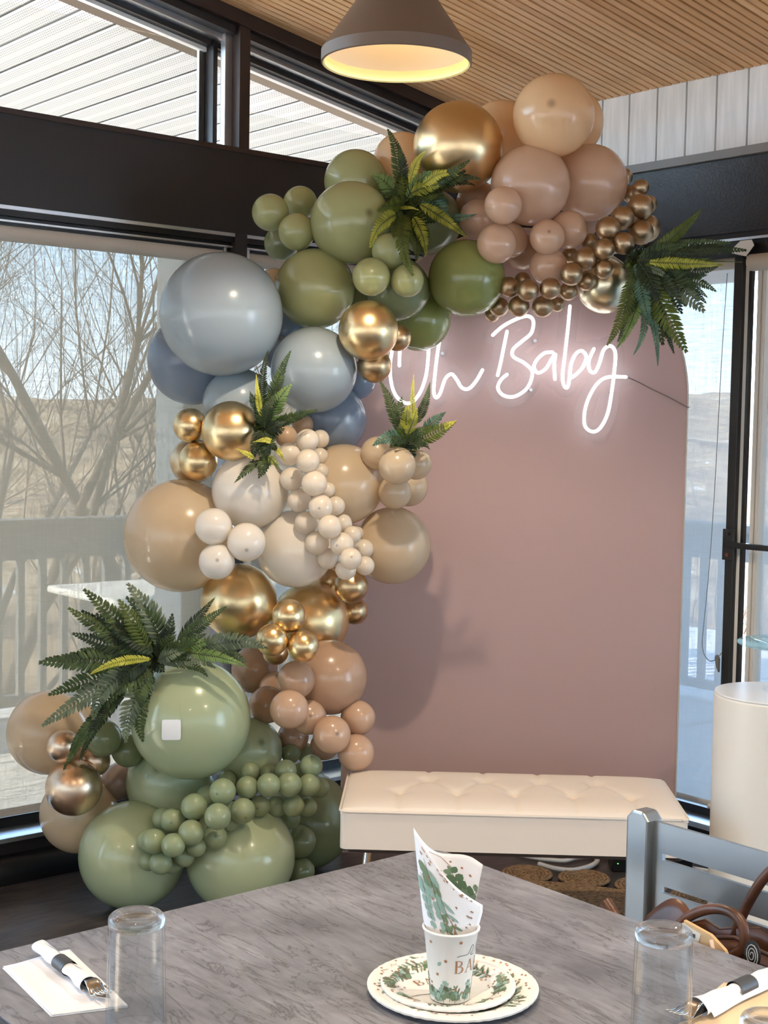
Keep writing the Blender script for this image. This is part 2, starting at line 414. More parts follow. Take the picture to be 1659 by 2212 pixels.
s = empty('roller_shade', (XR + .04, 3.002, 2.13), 'narrow pale screen roller shade right of the pink panel', 'window shade', 'roller shades on the window walls')
MB().tube([(0, 0, 0), (0, 1.13, 0)], .026, 16).build('roll', M['shade_solid'], s, smooth=True, angle=40)
MB().add([(.025, -.002, .165 - 2.13), (.025, 1.12, .165 - 2.13), (.025, 1.12, 0), (.025, -.002, 0)], [(0, 1, 2, 3)]).build('fabric', M['shade_pale'], s)
MB().tube([(.025, -.002, .165 - 2.13), (.025, 1.12, .165 - 2.13)], .011, 10).build('hem_bar', M['shade_solid'], s, smooth=True, angle=40)
MB().box((-.03, -.022, -.04), (.03, -.006, .035)).build('end_bracket', M['plastic_white'], s, bevel=.006)
s = empty('roller_shade', (XR + .0, 2.93, 2.115), 'screen roller shade lowered over the far right window behind the glass stand', 'window shade', 'roller shades on the window walls')
MB().tube([(0, 0, 0), (0, -2.2, 0)], .030, 16).build('roll', M['shade_solid'], s, smooth=True, angle=40)
MB().add([(.06, -.04, .17 - 2.115), (.06, -2.2, .17 - 2.115), (.06, -2.2, 0), (.06, -.04, 0)], [(0, 1, 2, 3)]).build('fabric', M['shade_pale'], s)
MB().prism([(-.03, .002, .02), (-.03, .06, .035), (-.03, .06, .05), (-.03, .025, .075), (-.03, -.02, .075), (-.03, -.03, .055)], (.004, 0, 0)).build('end_bracket', M['plastic_white'], s)
# bead chain of the right shade
ch = empty('shade_chain', (XR - .03, 3.006, 2.08), 'thin beaded pull chain hanging beside the dark right window post', 'chain')
pts = smooth_path([(0, 0, 0), (0, .012, -.3), (0, .022, -.7), (0, .034, -1.0), (0, .050, -1.22), (0, .056, -1.31), (0, .045, -1.352), (0, .02, -1.372), (0, -.008, -1.36), (0, -.03, -1.335)], 8)
MB().tube(pts, .0012, 5).build('cord', M['rail'], ch)
bd = MB(); tot = 0; last = pts[0]
for a, b_ in zip(pts[:-1], pts[1:]):
    seg = (b_ - a).length; nb = max(1, int(seg / .0065))
    for q in range(nb):
        c_ = a.lerp(b_, q / nb); r_ = .0024
        bd.add([c_ + Vector(d) * r_ for d in ((1,0,0),(-1,0,0),(0,1,0),(0,-1,0),(0,0,1),(0,0,-1))], [(0,2,4),(2,1,4),(1,3,4),(3,0,4),(2,0,5),(1,2,5),(3,1,5),(0,3,5)])
bd.build('bead', M['rail'], ch, smooth=True, kind='stuff')
# chain tensioner on the post
MB().prism([(XR - .035, 2.986, .722), (XR - .035, 2.996, .736), (XR - .035, 3.004, .726), (XR - .035, 2.996, .690), (XR - .035, 2.986, .672)], (.012, 0, 0)).build('chain_tensioner', mat('grey_plastic', lin(120, 115, 105), .5), None, bevel=.002,
   label='small grey plastic chain holder low on the right window post', category='chain holder')

# ------------------------------------------------------------------ outside
dk = empty('deck', (0, 0, -.02), kind='structure')
bdm = MB().box((-6, 0, -.03), (9, .136, 0)).mesh('board', M['deck'])
for i in range(17): piece('board', bdm, dk, (0, 4.55 + i * .142, 0))
bdm2 = MB().box((0, -6, -.03), (.136, 4.50, 0)).mesh('board', M['deck'])
for i in range(16): piece('board', bdm2, dk, (4.42 + i * .142, 0, 0))
# soffit of the overhang, in boards that run out from the wall
sf = empty('soffit', (0, 0, 0), kind='structure')
bs = MB()
W_ = 0.141
bs.add([(-W_/2 + .004, 0, 0), (W_/2 - .004, 0, 0), (W_/2 - .004, 3.0, 0), (-W_/2 + .004, 3.0, 0), (-W_/2 + .012, 0, -.006), (W_/2 - .012, 0, -.006), (W_/2 - .012, 3.0, -.006), (-W_/2 + .012, 3.0, -.006)],
       [(0,1,2,3),(7,6,5,4),(0,4,5,1),(1,5,6,2),(2,6,7,3),(3,7,4,0)])
sm = bs.mesh('soffit_panel', M['soffit'])
x = 2.446 - .1415 * 22
i = -22
while x < 6.3:
    cx_ = x + .0705
    o = piece('soffit_panel', sm, sf, (cx_, 4.36, CZ(cx_) - .05)); o.rotation_euler = (0, ang, 0)
    if i % 3 == 0:
        MB().box((-.005, 0, -.004), (.005, 3.0, .012)).build('soffit_seam', M['groove'], sf, loc=(x, 4.36, CZ(x) - .046))
    x += .1415; i += 1
b = MB(); v = []
for (y, d) in ((4.36, -.02), (7.4, -.02), (7.4, .03), (4.36, .03)): v += [(XB - 1, y, CZ(XB - 1) + .0 - d + .0), (6.5, y, CZ(6.5) - d)]
b.add(v, [(0,2,3,1),(2,4,5,3),(4,6,7,5),(6,0,1,7),(0,6,4,2),(1,3,5,7)]).build('soffit_backing', M['white_vinyl'], sf)
MB().box((XR + .3, YB, 2.75), (6.4, 4.36, 2.80)).build('soffit_side', M['white_vinyl'], sf)
# pale pilasters of the building outside the glass
structure(MB().box((2.80, 4.52, -.02), (3.00, 4.72, 2.5)).build('trim_1', M['white_vinyl'], None, bevel=.01))
cm = empty('trim_2', (XR, 2.884, 0), kind='structure')
cmat = mat('beige_frame', lin(222, 214, 202), .55)
MB().box((.03, 0, .14), (.07, .036, 2.14)).build('frame', cmat, cm)
for q in range(2): MB().box((.024, .003 + q * .013, .14), (.03, .010 + q * .013, 2.14)).build('frame_ridge', cmat, cm)
# deck railings
def railing(p0, p1, label):
    p0 = Vector(p0); p1 = Vector(p1); d = p1 - p0; ln = d.length; rz = math.atan2(d.y, d.x)
    r_ = empty('deck_railing', p0, label, 'railing', 'deck railings outside the windows', rz)
    MB().box((0, -.06, .985), (ln, .08, 1.03)).build('top_rail', M['rail'], r_)
    MB().box((0, -.03, .82), (ln, .02, .985)).build('fascia_rail', M['rail'], r_)
    MB().box((0, -.03, .06), (ln, .02, .11)).build('bottom_rail', M['rail'], r_)
    bmz = MB().box((-.018, -.018, .11), (.018, .018, .82)).mesh('baluster', M['rail'])
    for q in range(int(ln / .125)): piece('baluster', bmz, r_, (.08 + q * .125, 0, 0))
    for q in range(int(ln / 2.4) + 1): MB().box((q * 2.4 - .045, -.045, -.02), (q * 2.4 + .045, .045, .985)).build('post', M['rail'], r_)
railing((-2.5, 6.75, -.02), (6.6, 6.75, -.02), 'grey deck railing with balusters seen through the left shade')
railing((6.6, -1, -.02), (6.6, 6.6, -.02), 'grey deck railing with balusters seen right of the pink panel')
# white folding table on the deck
ot = empty('folding_table', (3.05, 5.05, 0), 'white folding table standing on the deck outside the left window', 'table')
MB().box((-.02, 0, .705), (1.75, 1.05, .74)).build('tabletop', M['plastic_white'], ot, bevel=.012)
for lx in (.12, 1.6):
    for ly in (.1, .95): MB().tube([(lx, ly, .705), (lx, ly, -.02)], .014, 8).build('leg', M['rail'], ot)
# hillside
def hill_z(x, y):
    d = math.hypot(x - 1, y - 1)
    z = -3.2 - 5.0 * math.exp(-((d - 26) / 14) ** 2)
    ridge = 1 / (1 + math.exp(-(d - 85) / 14))
    z += ridge * (7.4 + 1.2 * math.sin(x * .05 + 1) + .8 * math.sin(y * .09) )
    z += .25 * math.sin(x * .7) * math.sin(y * .6) + .5 * math.sin(x * .21 + 2) * math.sin(y * .27)
    return z
b = MB()
b.grid(lambda u, v: ((lambda X, Y: (X, Y, hill_z(X, Y)))(-90 + 250 * u, -60 + 230 * v)), 110, 110)
structure(b.build('hillside', M['ground'], None, smooth=True))
structure(MB().box((-60, -60, -.5), (40, YB - .3, -.3)).build('snow_bounce_plane', M['bounce_snow'])); structure(MB().box((-60, YB - .3, -.5), (XB - .3, 20, -.3)).build('snow_bounce_plane', M['bounce_snow']))  # unseen white planes, added to bounce sunlight up into the room
# bare trees
def tree_mesh(seed, height, lean, levels=5):
    rn = random.Random(seed); b = MB()
    def grow(p, d, ln, r, lev):
        n = 3; pts = [p]; q = p; dd = d
        for i in range(n):
            dd = (dd + Vector((rn.uniform(-.18, .18), rn.uniform(-.18, .18), rn.uniform(-.05, .16)))).normalized()
            q = q + dd * ln / n; pts.append(q)
        rr = [r * (1 - .4 * i / n) for i in range(n + 1)]
        b.tube(pts, rr, 6 if lev < 2 else 3, cap=False)
        if lev >= levels: return
        for k in range(rn.choice((2, 3)) if lev < 2 else rn.choice((2, 2, 3))):
            t = rn.uniform(.45, 1.0) if k else 1.0
            base = pts[min(n, max(1, int(t * n + .5)))]
            nd = (dd + Vector((rn.uniform(-.85, .85), rn.uniform(-.85, .85), rn.uniform(-.1, .5)))).normalized()
            grow(base, nd, ln * rn.uniform(.62, .82), rr[-1] * rn.uniform(.6, .8), lev + 1)
        if lev >= 1:
            for k in range(5):
                base = pts[rn.randrange(1, n + 1)]
                nd = (dd + Vector((rn.uniform(-1, 1), rn.uniform(-1, 1), rn.uniform(-.3, .5)))).normalized()
                grow(base, nd, ln * .55, rr[-1] * .5, max(lev + 1, levels - 1))
    grow(Vector((0, 0, 0)), Vector(lean).normalized(), height * .34, height * .0095, 0)
    return b
TREES = [  # x, y, height, lean, label
 (7.3, 13.5, 17, (-.20, .05, 1), 'large leaning bare tree with fanned branches, behind the left shade'),
 (4.0, 12.0, 15, (.05, 0, 1), 'bare tree at the far left edge of the left shade'),
 (5.9, 16.0, 17, (-.05, 0, 1), 'slender bare tree between the two nearest trees, behind the left shade'),
 (9.0, 15.5, 15, (-.45, .1, 1), 'bare tree leaning left low behind the pale blue balloons'),
 (5.0, 20.0, 16, (.1, 0, 1), 'distant bare tree in the hollow, left part of the left shade'),
 (8.4, 23.0, 17, (0, 0, 1), 'distant bare tree in the hollow, middle of the left shade'),
 (11.5, 23.0, 16, (0, .1, 1), 'distant bare tree in the hollow, right part of the left shade'),
 (6.8, 26.0, 18, (-.1, 0, 1), 'farthest bare tree, seen between the two distant trees of the left shade'),
 (3.2, 16.0, 15, (.1, 0, 1), 'bare tree low at the left edge, behind the nearest left tree'),
 (7.9, 18.5, 15, (.15, 0, 1), 'bare tree leaning right, behind the large leaning tree'),
 (6.6, 21.0, 16, (-.2, 0, 1), 'bare tree leaning left in mid distance behind the left shade'),
 (19.0, 13.5, 11.0, (0, 0, 1), 'bare shrubby tree on the slope behind the narrow right shade'),
 (24.0, 17.0, 11.0, (0, .1, 1), 'farther bare tree on the slope behind the narrow right shade'),
 (22.0, 11.0, 11.0, (.1, 0, 1), 'bare tree on the slope beyond the far right window'),
]
for i, (x, y, h, ln, lab) in enumerate(TREES):
    o = tree_mesh(20 + i, h, ln, 6 if i < 4 else 5).build('bare_tree', M['bark'], None, smooth=True, loc=(x, y, hill_z(x, y) - .2))
    tag(o, lab, 'tree', 'bare winter trees outside')
# ------------------------------------------------------------------ pendant lamps
M['lamp_out'] = mat('taupe_lamp_enamel', lin(108, 92, 78), 0.42, 0.0, 0.5)
M['lamp_in'] = mat('tan_lamp_lining', lin(226, 208, 180), 0.6); M['lamp_rim'] = mat('cream_lamp_rim', lin(226, 212, 150), .5)
M['bulb'] = mat('lit_bulb', (1, .8, .5, 1), .3); BS(M['bulb']).inputs['Emission Color'].default_value = (1, .80, .52, 1); BS(M['bulb']).inputs['Emission Strength'].default_value = 9
def pendant(x, y, z, label):
    p = empty('pendant_lamp', (x, y, z), label, 'lamp', 'conical pendant lamps')
    R_ = .180
    prof = [(R_, 0), (R_ + .004, .002), (R_ + .004, .030), (R_ - .001, .036), (.066, .200), (.060, .215), (.060, .235), (.035, .245), (.0, .246)]
    MB().lathe(prof, 64, cap=False).build('shade', M['lamp_out'], p, smooth=True, angle=30)
    MB().lathe([(R_, .0), (R_ - .004, .003), (R_ - .006, .028)], 64, cap=False).build('rim_band', M['lamp_rim'], p, smooth=True, angle=30)
    MB().lathe([(R_ - .006, .028), (R_ - .010, .036), (.058, .198), (.0, .21)], 64, cap=False).build('lining', M['lamp_in'], p, smooth=True, angle=30)
    MB().lathe([(0, .10), (.018, .104), (.028, .118), (.028, .135), (.016, .165), (.013, .19)], 20).build('bulb', M['bulb'], p, smooth=True)
    MB().tube([(0, 0, .24), (0, 0, CZ(x) - z)], .006, 8).build('cord', M['black'], p)
    MB().lathe([(.055, CZ(x) - z - .004), (.055, CZ(x) - z - .03), (.0, CZ(x) - z - .03)], 24).build('canopy', M['lamp_out'], p)
    ld = bpy.data.lights.new('bulb_light', 'SPOT'); ld.spot_size = math.radians(128); ld.spot_blend = .35; ld.energy = LAMP_WATT; ld.color = (1, .85, .65); ld.shadow_soft_size = .03
    lo = bpy.data.objects.new('bulb_light', ld); COL.objects.link(lo); lo.parent = p; lo.location = (0, 0, .095)
    return p
pendant(2.235, 2.642, 2.405, 'brown conical pendant lamp with a glowing cream lining, top centre under the ceiling')
pendant(.45, .9, 2.405, 'unseen conical fill lamp added over the dining table nearest the camera')  # from here on: lamps out of view, added as fill light
pendant(2.0, -.6, 2.405, 'unseen conical fill lamp added further right behind the camera')
pendant(-1.2, 2.2, 2.405, 'unseen conical fill lamp added by the left windows behind the camera')
pendant(2.3, .75, 2.405, 'conical fill lamp added right of the dining table, out of view')
pendant(-.9, -1.6, 2.405, 'unseen conical fill lamp added farthest behind the camera')

# ------------------------------------------------------------------ pink arch panel
E1 = Vector((.766, -.643, 0)).normalized(); NN = Vector((-E1.y, E1.x, 0))     # along the panel, away from the room
AB = Vector((3.5244, 3.4412, 0)); ROTA = math.atan2(E1.y, E1.x)
def arch_outline(grow=0.0, n=40):
    a, cz, top = .600 + grow, 1.64, .585 + grow
    pts = [(-a - .02, 0.0)]
    for i in range(n + 1):
        th = math.pi - math.pi * i / n
        pts.append((a * math.cos(th) - .02, cz + top * math.sin(th)))
    pts.append((a - .02, 0.0)); return pts
ap = empty('arch_backdrop', AB, 'tall dusty pink arch-topped backdrop panel standing behind the white bench', 'backdrop', None, ROTA)
M['pink'] = mat('dusty_pink_cover', lin(198, 168, 164), 0.62)
bump(M['pink'], 14, 0.12, dist=0.01)
M['piping'] = mat('beige_edge_band', lin(206, 190, 165), 0.6)
MB().prism([(x, 0, z) for x, z in arch_outline(-.006)], (0, .03, 0)).build('panel', M['pink'], ap)
ol = arch_outline()
b = MB()
o0 = [(x, z) for x, z in ol]; oi = [(x, z) for x, z in arch_outline(-.0065)]
vs = []; fs = []
for (x, z), (xi, zi) in zip(o0, oi): vs += [(xi, -.003, zi), (x, .004, z), (x, .034, z), (xi, .036, zi)]
for i in range(len(o0) - 1):
    for k in range(4): fs.append((i*4+k, i*4+(k+1) % 4, (i+1)*4+(k+1) % 4, (i+1)*4+k))
b.add(vs, fs).build('edge_band', M['piping'], ap, smooth=True, angle=40)
MB().box((-.3, .036, 0), (.3, .30, .03)).build('foot', M['white_wood'], ap)

# ------------------------------------------------------------------ neon sign
NEON = [[(-0.439,1.735),(-0.438,1.785),(-0.430,1.835),(-0.410,1.878),(-0.383,1.893),(-0.356,1.865),(-0.341,1.815),(-0.340,1.759),(-0.348,1.694),(-0.369,1.637),(-0.401,1.606),(-0.437,1.618),(-0.461,1.657),(-0.471,1.721),(-0.465,1.785),(-0.452,1.835),(-0.431,1.863)],
[(-0.294,1.873),(-0.304,1.809),(-0.313,1.731),(-0.318,1.652),(-0.310,1.627),(-0.296,1.642),(-0.279,1.692),(-0.258,1.709),(-0.240,1.691),(-0.221,1.663),(-0.197,1.660),(-0.172,1.687),(-0.151,1.725)],
[(-0.069,1.859),(-0.080,1.799),(-0.089,1.749),(-0.098,1.708)],
[(-0.118,1.846),(-0.082,1.878),(-0.032,1.905),(0.003,1.913),(0.021,1.896),(0.015,1.856),(-0.016,1.827),(-0.046,1.799),(-0.045,1.773),(-0.004,1.750),(0.022,1.719),(0.006,1.667),(-0.037,1.636),(-0.076,1.639),(-0.096,1.663),(-0.087,1.691),(-0.066,1.711)],
[(0.090,1.791),(0.062,1.787),(0.037,1.764),(0.027,1.738),(0.042,1.719),(0.068,1.734),(0.087,1.766),(0.100,1.784),(0.097,1.749),(0.101,1.698)],
[(0.146,1.950),(0.141,1.874),(0.133,1.781),(0.127,1.710),(0.133,1.676),(0.145,1.671),(0.151,1.703),(0.156,1.753),(0.172,1.788),(0.192,1.797),(0.207,1.776),(0.195,1.740),(0.169,1.712),(0.150,1.701)],
[(0.233,1.805),(0.217,1.765),(0.220,1.732),(0.237,1.724),(0.252,1.752),(0.267,1.802),(0.290,1.816),(0.307,1.793),(0.306,1.735),(0.299,1.663),(0.287,1.585),(0.263,1.534),(0.236,1.519),(0.209,1.539),(0.207,1.590),(0.223,1.644),(0.252,1.690),(0.287,1.709),(0.346,1.710)],
]

ns = empty('neon_sign', AB + Vector((0, 0, 1.75)) - NN * .045, 'glowing white neon sign reading Oh Baby on the pink panel', 'neon sign', None, ROTA)
M['neon'] = mat('lit_neon_tube', (1, 1, 1, 1), .4); BS(M['neon']).inputs['Emission Color'].default_value = (.93, .97, 1, 1); BS(M['neon']).inputs['Emission Strength'].default_value = 1.7
names = ('letter_o', 'letter_h', 'letter_b_stem', 'letter_b_bowls', 'letter_a', 'letter_b', 'letter_y')
STROKES = []
for nm, st in zip(names, NEON):
    p2 = smooth_path([(x, -.015, z - 1.75) for x, z in st], 8); STROKES.append(p2)
    b = MB().tube(p2, .0058, 10)
    for e_ in (p2[0], p2[-1]): b.lathe([(0, -.0058), (.004, -.0042), (.0058, 0), (.004, .0042), (0, .0058)], 8, e_)
    b.build('tube_' + nm, M['neon'], ns, smooth=True)
# clear acrylic sheet cut around the letters: contour of the distance to the strokes
P_ = np.array([(p.x, p.z) for s_ in STROKES for p in s_])
x0, x1, z0_, z1_ = P_[:, 0].min() - .06, P_[:, 0].max() + .06, P_[:, 1].min() - .06, P_[:, 1].max() + .06
G = .005; nx = int((x1 - x0) / G); nz = int((z1_ - z0_) / G)
gx = x0 + G * np.arange(nx + 1); gz = z0_ + G * np.arange(nz + 1)
X_, Z_ = np.meshgrid(gx, gz, indexing='ij'); Dm = np.full(X_.shape, 9.)
for p in P_: Dm = np.minimum(Dm, np.hypot(X_ - p[0], Z_ - p[1]))
Fv = .034 - Dm
vid = {}; V_ = []; Fc = []; edge = []
def vtx(key, x, z):
    if key not in vid: vid[key] = len(V_); V_.append((x, z))
    return vid[key]
for i in range(nx):
    for j in range(nz):
        cs = [(i, j), (i+1, j), (i+1, j+1), (i, j+1)]; f = [Fv[c] for c in cs]
        if max(f) <= 0: continue
        poly = []; cut = []
        for k in range(4):
            a, b_ = cs[k], cs[(k+1) % 4]; fa, fb = f[k], f[(k+1) % 4]
            if fa > 0: poly.append(vtx(a, gx[a[0]], gz[a[1]]))
            if (fa > 0) != (fb > 0):
                t = fa / (fa - fb); x = gx[a[0]] + t * (gx[b_[0]] - gx[a[0]]); z = gz[a[1]] + t * (gz[b_[1]] - gz[a[1]])
                q = vtx((min(a, b_), max(a, b_)), x, z); poly.append(q); cut.append(q)
        if len(poly) >= 3: Fc.append(tuple(poly))
        if len(cut) == 2: edge.append(tuple(cut))
b = MB(); n_ = len(V_)
b.add([(x, 0, z) for x, z in V_] + [(x, .005, z) for x, z in V_], Fc + [tuple(n_ + q for q in reversed(f)) for f in Fc] + [(a, c_, n_ + c_, n_ + a) for a, c_ in edge])
m = M['acrylic'] = glass_pane('clear_acrylic', (.96, .965, .97, 1), .012, .03)
b.build('acrylic_sheet', m, ns)
MB().tube(smooth_path([(.357, -.006, -.042), (.395, .012, -.056), (.44, .030, -.076), (.51, .036, -.107), (.565, .035, -.135), (.583, .05, -.140)], 6), .0022, 6).build('power_lead', mat('grey_clear_cable', lin(140, 124, 118), .4), ns, smooth=True)
for k_, (x, z) in enumerate(((-.29, .03), (.30, -.09), (.02, -.09), (.03, .08))): MB().tube([(x, -.004, z), (x, .044, z)], .006, 10).build('standoff', M['alu'], ns, smooth=True, angle=40)

